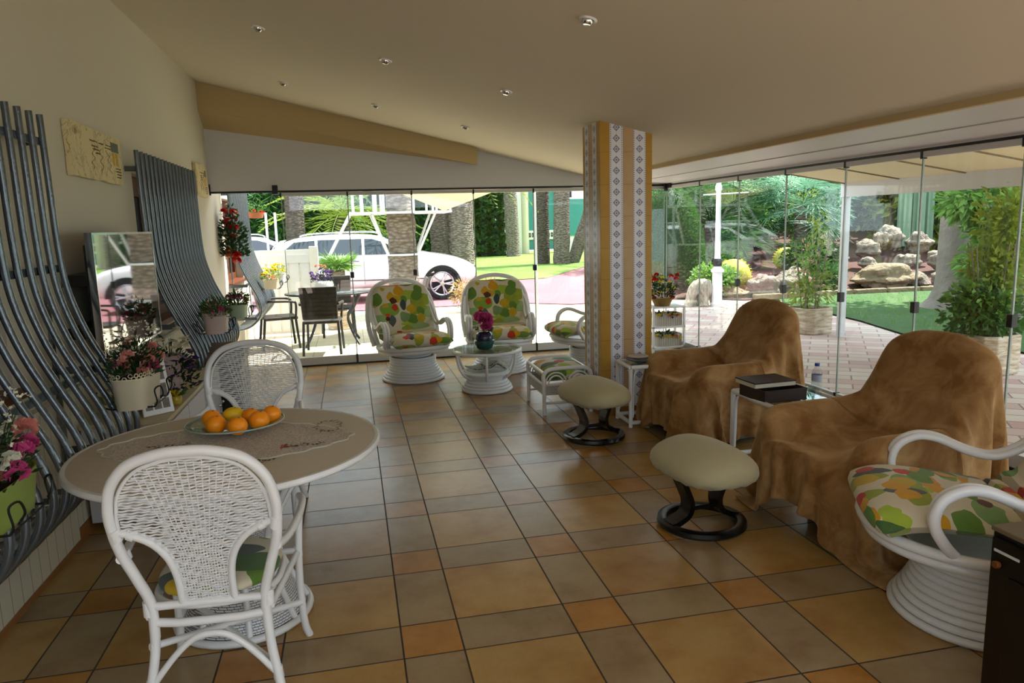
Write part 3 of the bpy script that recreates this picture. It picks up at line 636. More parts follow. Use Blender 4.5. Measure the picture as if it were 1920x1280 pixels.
# ============================================================ swivel rattan rockers   (front = +x)
def rings(g,prof,r): 
    for rad,z in prof: g.ring((0,0,z),rad,rad,r,44,10)
def rocker(label,loc,rz,big=1.0,cush='floral'):
    t=thing('swivel_rocker',label,'swivel chair',loc,rz,'floral cushioned rattan swivel chairs')
    g=G(); pr=[]
    nn=9
    for i in range(nn):
        f=i/(nn-1); rad=.315-.085*math.sin(f*PI*.55)+.0*f; pr.append((rad,.017+.0275*i))
    rings(g,pr,.0165); obj('ring_base',g,CN,t)
    g=G(); rings(g,[(.19+.012*i,.262+.0*i+.022*i) for i in range(3)],.014); g.lathe([(.0,.245),(.13,.245),(.13,.30),(.0,.30)],24); obj('swivel_mount',g,CN,t)
    def ov(a,sx=1): 
        c,s=math.cos(a),math.sin(a); return (.02+(.42 if c>0 else .36)*math.copysign(abs(c)**.9,c),.355*math.copysign(abs(s)**.85,s))
    g=G()
    for z,k in ((.315,.965),(.355,1.01)):
        g.tube([(ov(2*PI*i/48)[0]*k,ov(2*PI*i/48)[1]*k,z+.03*max(0,math.cos(2*PI*i/48))) for i in range(48)],.0215,12,closed=True)
    g.tube([(-.2,-.30,.33),(.2,-.3,.33)],.012,8); g.tube([(-.2,.30,.33),(.2,.3,.33)],.012,8); g.lathe([(0,.30),(.28,.305),(.30,.33),(0,.33)],30); obj('seat_hoop',g,CN,t)
    g=G()
    for (k,dx,r) in ((1.0,0,.026),(.885,.030,.021)):
        A=[(-.20+dx,.365*k,.36),(-.30+dx,.385*k,.52),(-.37+dx,.378*k,.70),(-.43+dx,.335*k,.87),(-.475+dx,.22*k,.985*(.5+.5*k)),(-.49+dx,.0,1.03*(.45+.55*k))]
        g.tube(spl(A+[(x,-y,z) for x,y,z in A[:-1]][::-1],6),r,12)
    for s in (-1,1):     # inner struts of the back
        g.tube(spl([(-.30,s*.11,.33),(-.38,s*.12,.6),(-.46,s*.12,.95)],5),.010,8)
    g.tube(spl([(-.33,-.30,.5),(-.37,0,.5),(-.33,.3,.5)],6),.010,8)
    obj('back_frame',g,CN,t)
    for s in (-1,1):
        g=G()
        for dy,r in ((0,.0205),(.036,.0165)):
            y=s*(.372-dy)
            P=[(.17,s*(.33-dy),.345),(.235,y,.42),(.275,y,.50),(.255,y,.585),(.185,y,.632),(.10,y,.628),(-.02,y,.578),(-.12,y,.560),(-.22,y,.600),(-.30,y,.68),(-.385,y*.93,.80)]
            g.tube(spl(P,6),r,12)
        obj('armrest',g,CN,t)
    # cushion: seat pad curving into the back pad
    W=.30; prof=[(.44,.415),(.41,.445),(.30,.472),(.10,.465),(-.08,.445),(-.21,.45),(-.285,.53),(-.335,.66),(-.385,.80),(-.425,.93),(-.435,.975)]
    S=spl([(x,0,z) for x,z in prof],4); m=len(S); g=G(); V=[];F=[]; K=16
    Ns=[]
    for i in range(m):
        a,b=S[max(0,i-1)],S[min(m-1,i+1)]; d=(b-a).normalized(); Ns.append(Vector((d.z,0,-d.x)) if True else None)
    for side in (1,-1):
        for i in range(m):
            f=i/(m-1); w=.325 if f<.42 else .325-.02*(f-.42)
            tip=min(1,(i+.35)/3.2)**.5; tip2=min(1,(m-1-i+.35)/3.5)**.5; w*=min(1,.62+.38*tip)*min(1,.55+.45*tip2)
            if f>.8: w*=1-.9*(f-.8)**1.2
            for k in range(K+1):
                u=-1+2*k/K; yy=u*w; th=.060*(1-abs(u)**3.2)**.5*min(tip,tip2)
                puff=1+.22*math.sin(f*PI*4.2)
                wrap=0 if f<.45 else .05*u*u
                n_=Ns[i]; 
                if n_.z<0 and f<.4: n_=-n_
                if n_.x<0 and f>=.4: n_=-n_
                p=S[i]+n_*(side*th*puff+wrap); V.append((p.x,yy,p.z))
    o1=m*(K+1)
    for sd in range(2):
        for i in range(m-1):
            for k in range(K):
                q=(sd*o1+i*(K+1)+k,sd*o1+i*(K+1)+k+1,sd*o1+(i+1)*(K+1)+k+1,sd*o1+(i+1)*(K+1)+k); F.append(q if sd==0 else q[::-1])
    g.add(V,F)
    for i in (0,m-1):
        for k in range(K): g.f.append((i*(K+1)+k,i*(K+1)+k+1,o1+i*(K+1)+k+1,o1+i*(K+1)+k))
    obj('cushion',g,MT[cush],t)
    for ch in t.children:
        if ch.name.split('.')[0] in ('seat_hoop','back_frame','armrest','cushion'): ch.scale=(1,{'seat_hoop':1.0,'back_frame':.98,'armrest':.95,'cushion':.98}[ch.name.split('.')[0]],.99)
    pip=[(V[i*(K+1)][0],-(.322 if i<m*.42 else .32),V[i*(K+1)][2]) for i in range(3,m-4)]
    return t
r1=rocker('floral swivel rattan chair at the left of the far glass, turned slightly right',(.47,5.13,0),math.radians(-78))
def again(label,loc,rz): return dup(r1,loc,rz,label)
again('floral swivel rattan chair behind the glass coffee table, squarely facing the viewer',(1.44,5.27,0),math.radians(-96))
again('floral swivel rattan chair seen sideways, its back hidden behind the tiled pillar',(2.42,5.0,0),math.radians(183))
again('large floral swivel rattan chair at the right foreground edge, turned to the left',(2.28,-.27,0),math.radians(152))
# ---- round glass coffee table
t=thing('coffee_table','round glass topped white rattan coffee table before the far swivel chairs','coffee table',(1.12,4.33,0))
obj('glass_top',G().lathe([(0,.408),(.325,.408),(.33,.412),(.325,.418),(0,.418)],56),MT['tableglass'],t)
g=G(); rings(g,[(.235,.018),(.225,.047),(.205,.075),(.185,.10)],.0165); g.ring((0,0,.19),.205,.205,.015); g.ring((0,0,.185),.235,.235,.013); g.lathe([(0,.10),(.17,.10),(.2,.185),(0,.185)],30); obj('ring_base',g,CN,t)
g=G(); g.ring((0,0,.395),.325,.325,.0155,48,10); obj('top_ring',g,CN,t)
for k in range(6):
    a=PI/3*k+.35; c,s=math.cos(a),math.sin(a)
    obj('curved_strut',G().tube(spl([(r*c,r*s,z) for r,z in ((.17,.12),(.25,.17),(.305,.27),(.322,.385))],6),.013,10),CN,t)
for i,(dx,dy,a,lab) in enumerate(((-.05,.03,.3,'folded newspaper at the left on the coffee table shelf, standing askew'),(.07,-.03,-.3,'flat newspaper at the right on the coffee table shelf'))):
    g=G(); K=10; V=[];F=[]
    for q in range(K+1):
        u=q/K-.5
        for v in (-.5,.5): V.append((u*.26*(.9 if i else 1),v*.19,(.13*(u+.2)**2 if i==0 else .02*math.sin(u*9)+.02)+.0))
    for q in range(K): F.append((2*q,2*q+1,2*q+3,2*q+2))
    g.add(V,F); o=obj('newspaper',g,MT['news'],solid=.012); o.location=(1.12+dx,4.33+dy,.222+.012*i); o.rotation_euler=(0,0,a); tag(o,lab,'newspaper','newspapers on the coffee table shelf')
t=thing('flower_bowl','deep teal and navy bowl with pink blossoms on the glass coffee table','flower bowl',(1.09,4.23,.42))
TEAL=M1('teal_glaze','0E4A48',.2,var=.3,coat=.5); NAVY=M1('navy_glaze','141A48',.2,var=.3,coat=.5)
obj('bowl_body',G().lathe([(0,.0),(.06,0),(.085,.02),(.095,.055),(.096,.09),(.088,.095),(.0,.09)],32),TEAL,t)
obj('bowl_neck',G().lathe([(.085,.09),(.09,.115),(.075,.155),(.05,.175),(.0,.17)],32),NAVY,t)
# ============================================================ flowers
def blossom_proto(kind):
    g=G(); r=random.Random(hash(kind)%97 if False else len(kind)*7+ord(kind[0]))
    if kind=='carnation':
        for i in range(54):
            a=r.uniform(0,2*PI); e=r.uniform(-.2,1.5); d=Vector((math.cos(a)*math.cos(e),math.sin(a)*math.cos(e),math.sin(e))); g.leaf(d*.010,d+Vector((r.uniform(-.5,.5),r.uniform(-.5,.5),.2)),.017,.022,None,.5)
    elif kind=='daisy':
        for i in range(11):
            a=2*PI*i/11; g.leaf((0,0,0),(math.cos(a),math.sin(a),.25),.026,.012,(0,0,1),.2)
        g.ball((0,0,.003),.008,8,6)
    elif kind=='pansy':
        for i in range(5):
            a=2*PI*i/5; g.leaf((0,0,0),(math.cos(a),math.sin(a),.3),.026,.026,(0,0,1),.3)
    elif kind=='tiny':
        for i in range(5):
            a=2*PI*i/5; g.leaf((0,0,0),(math.cos(a),math.sin(a),.4),.008,.007,(0,0,1))
    return g
BP={}
def blossom(kind,mat,parent,loc,s=1.0,name='blossom'):
    key=(kind,mat)
    if key not in BP:
        o=obj(name,blossom_proto(kind),MT[mat],parent); BP[key]=o.data
    else:
        o=bpy.data.objects.new(name,BP[key]); COL.objects.link(o); o.parent=parent
    o.location=loc; o.scale=(s,s,s); o.rotation_euler=(rnd.uniform(-.6,.6),rnd.uniform(-.6,.6),rnd.uniform(0,6)); return o
def foliage(parent,c,R,n,L,W,mat='leafy',name='foliage',z0=0,kind=None):
    g=G()
    for i in range(n):
        a=rnd.uniform(0,2*PI); q=rnd.random()**.5; e=rnd.random()
        p=(c[0]+R[0]*q*math.cos(a),c[1]+R[1]*q*math.sin(a),c[2]+z0+R[2]*e*(1-.5*q))
        d=(math.cos(a)*q+rnd.uniform(-.4,.4),math.sin(a)*q+rnd.uniform(-.4,.4),rnd.uniform(.1,1)); g.leaf(p,d,L*rnd.uniform(.6,1.2),W,None,.3)
    for i in range(max(4,n//30)):
        a=rnd.uniform(0,2*PI); q=rnd.random()*.8
        g.tube([(c[0],c[1],c[2]-.01),(c[0]+R[0]*q*math.cos(a)*.6,c[1]+R[1]*q*math.sin(a)*.6,c[2]+R[2]*.5),(c[0]+R[0]*q*math.cos(a),c[1]+R[1]*q*math.sin(a),c[2]+R[2]*.9)],.0018,4)
    o=obj(name,g,MT[mat],parent,smooth=False)
    if kind: o['kind']=kind
    return o
def bouquet(t,c,R,spec,nf=160,L=.04,W=.012,leafm='leafdark',gyp=0):
    foliage(t,c,R,nf,L,W,leafm)
    if gyp:
        g=G()
        for i in range(gyp):
            a=rnd.uniform(0,2*PI); q=rnd.random()**.6; p=Vector((c[0]+R[0]*q*1.1*math.cos(a),c[1]+R[1]*q*1.1*math.sin(a),c[2]+R[2]*rnd.uniform(.5,1.25)))
            for k in range(3):
                d=(rnd.uniform(-1,1),rnd.uniform(-1,1),rnd.uniform(-.2,1)); g.leaf(p,d,.011,.009)
        obj('filler_flowers',g,MT['white_p'],t,smooth=False)['kind']='stuff'
    for kind,mat,n,s,hz in spec:
        for i in range(n):
            a=rnd.uniform(0,2*PI); q=rnd.uniform(.45,1.0)
            blossom(kind,mat,t,(c[0]+R[0]*q*math.cos(a),c[1]+R[1]*q*math.sin(a),c[2]+R[2]*rnd.uniform(hz[0],hz[1])),s*rnd.uniform(.85,1.15))
def placed(t,lst):
    for kind,mat,p,s in lst: blossom(kind,mat,t,p,s)
def trough(name,label,loc,lx_,ly_,h,potm,spec,rim=True,nf=220,gyp=0,rz=0,bracket=True,fol=.16,leafm='leafdark',extra=None,L=.04):
    t=thing(name,label,'flower pot',loc,rz,'potted flowers hung on the wall grilles')
    g=G(); K=48; V=[];F=[]
    for f,z in ((.86,0),(1.0,h),(1.02,h+.004),(.95,h+.002),(.93,h-.025)):
        for i in range(K):
            a=2*PI*i/K; c,s=math.cos(a),math.sin(a); e=.6
            V.append((lx_*f*math.copysign(abs(c)**e,c),ly_*f*math.copysign(abs(s)**e,s),z))
    for j in range(4):
        for i in range(K): k=(i+1)%K; F.append((j*K+i,j*K+k,(j+1)*K+k,(j+1)*K+i))
    F.append(tuple(range(K-1,-1,-1))); F.append(tuple(4*K+i for i in range(K))); g.add(V,F)
    obj('pot',g,MT[potm],t,smooth=True)
    obj('soil',G().ball((0,0,h-.022),(lx_*.88,ly_*.88,.012),20,6),MT['soil'],t)
    if rim:
        g=G()
        for i in range(K//2):
            a=2*PI*i/(K//2)
            for dz,rr in ((.0,.010),(.014,.009)):
                b=a+(PI/(K//2) if dz else 0); c,s=math.cos(b),math.sin(b); e=.6
                x,y=lx_*1.0*math.copysign(abs(c)**e,c),ly_*1.0*math.copysign(abs(s)**e,s); n_=Vector((c/lx_,s/ly_,0)).normalized(); T=Vector((-n_.y,n_.x,0))
                g.tube([Vector((x,y,h+.006+dz))+T*rr*math.cos(q*PI/3)+Vector((0,0,rr*math.sin(q*PI/3))) for q in range(6)],.0022,4,closed=True)
        g.tube([(lx_*1.01*math.copysign(abs(math.cos(2*PI*i/48))**.6,math.cos(2*PI*i/48)),ly_*1.01*math.copysign(abs(math.sin(2*PI*i/48))**.6,math.sin(2*PI*i/48)),h+.001) for i in range(48)],.004,6,closed=True)
        obj('lace_rim',g,MT[potm],t)
    if bracket:
        g=G(); bx,by=lx_+.012,ly_*.62
        loopp=lambda z:[(-bx,-by,z),(-bx,by,z),(bx,by,z),(bx,-by,z)]
        g.tube(loopp(.004),.004,6,closed=True)
        for s in (-1,1):
            g.tube(spl([(bx,s*by,.004),(bx+.012,s*by,.03),(bx+.006,s*by,.085),(bx+.03,s*(by-.012),.10),(bx+.035,s*(by-.03),.06),(bx+.02,s*(by-.03),.035)],5),.004,6)
            g.tube(spl([(-bx,s*by,.004),(-bx-.03,s*by,.02),(-bx-.06,s*by,.06),(-bx-.045,s*by,.09)],5),.004,6)
        obj('wire_bracket',g,MT['wire'],t)
    bouquet(t,(0,0,h-.01),(lx_*1.15,ly_*1.05,fol),spec,nf,L,.012,leafm,gyp)
    return t
trough('lace_rim_planter','cream lace rimmed trough of pink carnations hung on the near grille, above the photo frame',(-1.165,1.27,.775),.088,.19,.15,'cream_pot',
   [('carnation','pink',6,1.35,(.1,.5)),('carnation','peach',11,1.35,(.1,.8))],gyp=150,nf=420,fol=.20)
trough('green_trough','lime green trough of pink carnations at the left picture edge on the near grille',(-1.22,-.13,.735),.085,.21,.13,'green_pot',
   [('carnation','pink',11,1.7,(.05,.5)),('carnation','peach',12,1.7,(.05,.6)),('carnation','white_p',3,1.2,(.1,.4))],rim=False,gyp=170,nf=420,fol=.22)
trough('pale_flower_pot','small pale pink pot of rosy flowers on the middle grille, nearer of its two',(-1.13,3.28,.845),.085,.12,.13,'pink_pot',
   [('carnation','pink',4,1,(.1,.5)),('carnation','peach',8,1,(.1,.6))],rim=True,nf=260,fol=.17,leafm='leafy')
trough('pale_flower_pot','pale green pot of rosy flowers on the middle grille, farther of its two',(-1.12,4.35,.83),.075,.12,.12,'mint_pot',
   [('carnation','pink',5,1,(.1,.5)),('carnation','peach',3,1,(.1,.6))],rim=False,nf=260,fol=.17,leafm='leafy')
trough('outdoor_flower_pot','cream pot of yellow flowers on the outdoor grille, the nearer one',(-1.16,7.55,.835),.10,.12,.12,'cream_pot',
   [('daisy','yellow',14,1.5,(.3,1)),('carnation','peach',3,1,(.1,.3))],rim=False,nf=200,fol=.18,leafm='leafyellow')
trough('outdoor_flower_pot','white pot of yellow flowers at the far end of the outdoor grille',(-1.13,8.35,.86),.09,.12,.12,'white_cane',
   [('daisy','yellow',14,1.5,(.3,1))],rim=False,nf=160,fol=.17,leafm='leafyellow')
# pink flowers in the coffee table bowl
t=[o for o in bpy.data.objects if o.name=='flower_bowl'][0]
placed(t,[('carnation','pink',(rnd.uniform(-.05,.05),rnd.uniform(-.05,.05),.21+rnd.uniform(0,.10)),2.3) for _ in range(12)])
foliage(t,(0,0,.17),(.07,.07,.06),30,.04,.02,'leafdark')
# hanging red flowers on the outside pier wall
t=thing('hanging_flowers','hanging basket of red and white flowers on the outside wall before the glass gap','hanging flowers',(-1.49,6.62,1.30))
for k in range(24): blossom('carnation','red',t,(rnd.uniform(-.04,.12),rnd.uniform(-.10,.10),rnd.choice([.60,.52,.42,.32,.2,.05,-.02])+rnd.uniform(-.03,.03)),1.9)
for k in range(14): blossom('daisy','white_p',t,(rnd.uniform(-.06,.12),rnd.uniform(-.12,.12),rnd.uniform(0,.62)),1.2)
for k in range(5): blossom('daisy','yellow',t,(rnd.uniform(-.06,.06),rnd.uniform(-.12,.05),rnd.uniform(.0,.15)),1.2)
foliage(t,(.03,0,0),(.15,.15,.64),620,.06,.03,'leafdark')
obj('hanging_rod',G().tube([(-.09,0,.5),(0,0,.5),(0,0,.1)],.005,6),MT['white_cane'],t)
t=thing('wall_flower_basket','small terracotta basket of red flowers high on the outside wall beyond the grille','flower basket',(-1.42,8.75,1.78))
obj('basket',G().lathe([(0,0),(.09,0),(.12,.08),(.0,.07)],20),M1('terracotta','B8704C',.8),t); obj('wall_hook',G().tube([(-.18,0,.03),(-.08,0,.03)],.008,6),MT['wire'],t)
for k in range(8): blossom('carnation','red',t,(rnd.uniform(-.1,.1),rnd.uniform(-.1,.1),.05+rnd.uniform(0,.12)),1.1)
foliage(t,(0,0,.07),(.13,.13,.22),120,.05,.02,'leafy')
# ---- on the console
t=thing('pansy_basket','tall cream vase overflowing with purple pansies and pale hydrangea on the cabinet','flower arrangement',(-1.25,2.22,.60))
obj('vase',G().lathe([(0,0),(.055,0),(.075,.03),(.082,.10),(.075,.20),(.09,.26),(.08,.258),(.0,.25)],28),MT['pink_pot'],t)
for k in range(26): a=rnd.uniform(-1.9,1.2); blossom('pansy','purple',t,(.03+.13*math.cos(a)*rnd.uniform(.6,1.1),.13*math.sin(a),rnd.uniform(.05,.30)),rnd.uniform(.8,1.2))
for k in range(12): a=rnd.uniform(-1.9,1.2); blossom('pansy','lilac',t,(.03+.12*math.cos(a),.12*math.sin(a),rnd.uniform(.10,.30)),rnd.uniform(.8,1.2))
for k in range(12): blossom('pansy','white_p',t,(rnd.uniform(.05,.17),rnd.uniform(-.1,.14),rnd.uniform(.04,.22)),.7)
for k in range(22): blossom('pansy','cream_pot',t,(rnd.uniform(-.08,.15),rnd.uniform(-.14,.12),rnd.uniform(.30,.42)),1.3)
foliage(t,(.02,0,.05),(.15,.15,.34),240,.045,.02,'leafdark')
t=thing('photo_frame','white multi picture frame leaning on the cabinet beneath the lace rimmed trough','photo frame',(-1.20,1.74,.602),math.radians(38))
m=Matrix.Rotation(math.radians(-14),4,'X')
def tb(g,x0,x1,y0,y1,z0,z1): 
    h=G().box(x0,x1,y0,y1,z0,z1); g.add([m@Vector(v) for v in h.v],h.f)
g=G(); tb(g,-.085,.085,-.006,.008,0,.30); obj('frame_board',g,MT['white_cane'],t,smooth=False,bevel=.003)
PH=M1('old_photo','8A8278',.4,var=.75,vs=30)
for (a,b,c,d) in ((-.068,-.03,.19,.27),(-.022,.018,.19,.27),(.026,.066,.19,.27),(-.068,-.03,.03,.10),(-.022,.066,.10,.17),(-.068,-.03,.11,.17),(-.02,.02,.03,.085),(.028,.066,.03,.085)):
    g=G(); tb(g,a,b,-.009,-.006,c,d); obj('picture',g,PH,t,smooth=False)
g=G(); g.tube([(0,.085,0.004),(0,-.02+.07,.2)],.006,6); obj('easel_leg',g,MT['white_cane'],t)
t=thing('dark_photo_frame','dark framed picture standing just behind the white multi picture frame','photo frame',(-1.34,1.86,.602),math.radians(34))
g=G(); tb(g,-.08,.08,-.006,.008,0,.24); obj('frame_board',g,MT['black'],t,smooth=False,bevel=.003)
g=G(); tb(g,-.06,.06,-.009,-.006,.02,.22); obj('picture',g,PH,t,smooth=False)
t=thing('small_flower_jar','little golden jar with one yellow blossom on the cabinet','flower jar',(-1.165,1.98,.602))
obj('jar',G().lathe([(0,0),(.03,0),(.036,.02),(.034,.045),(.028,.05),(0,.046)],20),M1('gold_glaze','B8A032',.25,coat=.4),t)
for k in range(3): blossom('carnation','yellow',t,(rnd.uniform(-.01,.01),rnd.uniform(-.012,.012),.06),1.0)
foliage(t,(0,0,.045),(.05,.05,.03),26,.05,.014,'leafy')
t=thing('low_flower_box','low white box of tiny white and green flowers on the cabinet under the near grille','flower box',(-1.40,1.74,.602),0)
obj('box_pot',G().box(-.06,.06,-.08,.08,0,.09),MT['cream_pot'],t,smooth=False,bevel=.004)
bouquet(t,(0,0,.08),(.08,.10,.10),[('tiny','white_p',40,1.3,(.2,1))],160,.03,.012,'leafyellow')
t=thing('speaker_box','black box with a dark brown slanted top on the floor behind the farther rattan chair','box',(-1.16,3.38,0))
obj('box_body',G().box(-.13,.19,-.18,.24,0,.60),MT['black'],t,smooth=False,bevel=.006)
obj('box_lid',G().hexa([(-.14,-.19,.60),(.20,-.19,.60),(.20,.25,.60),(-.14,.25,.60)],[(-.14,-.19,.63),(.20,-.19,.63),(.20,.25,.72),(-.14,.25,.72)]),M1('lid_brown','5A4434',.5,var=.3),t,smooth=False,bevel=.004)
# ============================================================ rattan ottoman
t=thing('rattan_ottoman','low white rattan footstool with floral cushion beside the tiled pillar','ottoman',(1.61,3.50,0))
hx,hy,H=.205,.275,.36
for sx in (-1,1):
    for sy in (-1,1): obj('leg',G().tube([(sx*hx,sy*hy,0),(sx*hx,sy*hy,.30)],.0165,12),CN,t)
g=G()
for sy in (-1,1): g.tube(spl([(-hx,sy*hy,.28),(-hx,sy*hy,.34),(-hx+.05,sy*hy,.385),(0,sy*hy,.39),(hx-.05,sy*hy,.385),(hx,sy*hy,.34),(hx,sy*hy,.28)],6),.017,12)
for sx in (-1,1): g.tube([(sx*hx,-hy,.355),(sx*hx,hy,.355)],.015,10); g.tube([(sx*hx,-hy,.255),(sx*hx,hy,.255)],.013,10)
for sy in (-1,1):
    g.tube([(-hx,sy*hy,.255),(hx,sy*hy,.255)],.013,10); g.tube([(-hx,sy*hy,.10),(hx,sy*hy,.10)],.011,8)
    for cx in (-.1,.1):
        for rr in (.09,.065): g.tube([(cx+rr*math.cos(a),sy*hy,.262+rr*1.05*math.sin(a)) for a in [PI*i/14 for i in range(15)]],.0075,8)
obj('frame',g,CN,t)
obj('woven_skirt',G().box(-hx,hx,-hy+.005,-hy+.011,.165,.255).box(-hx,hx,hy-.011,hy-.005,.165,.255).box(-hx-.003,-hx+.003,-hy,hy,.165,.255).box(hx-.003,hx+.003,-hy,hy,.165,.255),MT['wicker'],t,smooth=False)
obj('cushion',G().ball((0,0,.335),(.200,.270,.078),36,14,lambda d:1/max(.55,(abs(d.x)**3.2+abs(d.y)**3.2+abs(d.z)**2.4)**(1/3.2))),MT['floral2'],t)
# ============================================================ footstools
def footstool(label,loc,rz,dark):
    t=thing('footstool',label,'footstool',loc,rz,'cream topped recliner footstools')
    K=MT[dark]
    g=G(); g.lathe([(.185,.012),(.215,.006),(.232,.022),(.228,.042),(.205,.050),(.182,.044),(.176,.026),(.185,.012)],56); obj('ring_base',g,K,t)
    for s in (-1,1):
        g=G(); P=spl([(s*.20,.0,.040),(s*.155,.0,.052),(s*.10,0,.085),(s*.085,0,.14),(s*.105,0,.20),(s*.14,0,.275)],5)
        g.add(*ribbon(P,.045,.014)); obj('curved_support',g,K,t)
    obj('cross_piece',G().tube([(-.10,0,.10),(.10,0,.10)],.012,8),K,t); obj('seat_plate',G().box(-.16,.16,-.03,.03,.268,.285),K,t,smooth=False)
    def shape(d): return 1/max(.5,(abs(d.x)**2.8+abs(d.y)**2.8+abs(d.z)**2.2)**(1/2.6))
    b=G().ball((0,0,0),(.215,.305,.088),44,20,shape)
    V=[]
    for x,y,z in b.v:
        zz=z+.355-.28*x*x-.22*y*y*(1 if y>0 else .6)+.045*math.exp(-((x-.02)/.12)**2)*(0 if z<0 else .5)
        if z<-.02: zz+=.004*math.sin(y*70)+.004*math.sin(x*80)
        V.append((x,y,zz))
    b.v=V; obj('padded_seat',b,MT['stool'],t)
    return t
def ribbon(P,w,h):    # rectangular section swept along a curve lying in xz
    V=[];F=[]
    for i,p in enumerate(P):
        a=P[max(0,i-1)];b=P[min(len(P)-1,i+1)]; d=(b-a).normalized(); n_=Vector((-d.z,0,d.x))
        for sy,sn in ((-1,-1),(1,-1),(1,1),(-1,1)): V.append(p+Vector((0,sy*w,0))+n_*h*sn)
    for i in range(len(P)-1):
        for k in range(4): l=(k+1)%4; F.append((4*i+k,4*i+l,4*i+4+l,4*i+4+k))
    F.append((3,2,1,0)); m=4*(len(P)-1); F.append((m,m+1,m+2,m+3)); return V,F
footstool('cream padded footstool nearer the viewer, on a black ring base',(1.615,.81,0),math.radians(8),'black')
footstool('cream padded footstool farther away beside the rattan ottoman, on a brown ring base',(1.585,2.47,0),math.radians(14),'dark')
# ============================================================ white rattan side tables
def side_table(label,loc,w,d,h):
    t=thing('side_table',label,'side table',loc,0,'white rattan side tables')
    for sx in (-1,1):
        for sy in (-1,1): obj('leg',G().tube([(sx*w,sy*d,.0),(sx*w,sy*d,h-.01)],.0165,12),CN,t)
    g=G()
    for z in (h,.035):
        g.tube([(-w,-d,z),(w,-d,z)],.0165,12); g.tube([(-w,d,z),(w,d,z)],.0165,12); g.tube([(-w,-d,z),(-w,d,z)],.0165,12); g.tube([(w,-d,z),(w,d,z)],.0165,12)
    obj('frame',g,CN,t)
    g=G()
    for s in (-1,1):
        for q in (-1,1):
            g.tube(spl([(q*(w-.02),s*d,.08),(q*(w-.024),s*d,h*.5),(q*(w-.03),s*d,h-.06),(q*(w-.06),s*d,h-.028)],5),.006,8)
            g.tube(spl([(s*w,q*(d-.02),.08),(s*w,q*(d-.024),h*.5),(s*w,q*(d-.03),h-.06),(s*w,q*(d-.06),h-.028)],5),.006,8)
    obj('inner_trim',g,CN,t)
    obj('glass_top',G().box(-w+.012,w-.012,-d+.012,d-.012,h-.004,h+.004),MT['tableglass'],t,smooth=False)
    return t
side_table('white rattan side table between the two brown draped recliners',(2.545,1.49,0),.235,.255,.465)
side_table('white rattan side table against the front of the tiled pillar',(2.12,2.80,0),.17,.145,.475)
t=thing('brown_box','open dark brown box with its lid propped on top, on the side table between recliners','box',(2.445,1.50,.471),math.radians(3))
bx=G(); w,d,h=.15,.135,.075
bx.box(-w,w,-d,d,0,.006).box(-w,-w+.006,-d,d,0,h).box(w-.006,w,-d,d,0,h).box(-w,w,-d,-d+.006,0,h).box(-w,w,d-.006,d,0,h); obj('tray',bx,M1('box_brown','33241C',.6,var=.3),t,smooth=False)
obj('lid',G().box(-w-.01,w-.02,-.05,d+.03,h+.001,h+.026),M1('lid_cream','CFC8B4',.6),t,smooth=False)
obj('lid_top',G().box(-w-.012,w-.018,-.052,d+.032,h+.026,h+.034),M1('lid_dark','2A1A14',.5),t,smooth=False)
t=thing('water_bottle','clear plastic water bottle with blue cap on the side table between recliners','bottle',(2.70,1.42,.471))
obj('bottle_body',G().lathe([(0,0),(.028,.0),(.031,.008),(.031,.05),(.029,.055),(.031,.06),(.031,.09),(.029,.095),(.031,.10),(.031,.145),(.028,.165),(.014,.188),(.013,.20)],28),MT['plasticclear'],t)
obj('label_band',G().lathe([(.0318,.102),(.0318,.142)],28),M1('bottle_label','A8B0C8',.5),t)
obj('cap',G().lathe([(0,.214),(.0145,.214),(.015,.212),(.015,.196),(.0,.196)],24),M1('cap_blue','1E3F9A',.4),t)
t=thing('glass_tumbler','clear glass tumbler holding lemon water beside the bottle','glass',(2.64,1.385,.471))
obj('tumbler',G().lathe([(0,0),(.022,0),(.027,.075),(.025,.075),(.02,.006),(0,.006)],24),MT['tableglass'],t)
t=thing('shallow_dish','grey shallow dish stacked with a pale saucer on the side table by the pillar','dish',(2.10,2.80,.481))
obj('lower_dish',G().lathe([(0,0),(.05,0),(.10,.022),(.125,.03),(.12,.034),(.05,.01),(0,.01)],36),M1('dish_grey','4A5058',.3),t)
obj('upper_saucer',G().lathe([(0,.03),(.04,.03),(.085,.048),(.082,.052),(0,.038)],36,c=(-.03,-.0,.005)),M1('dish_pale','B8AC9A',.3),t)
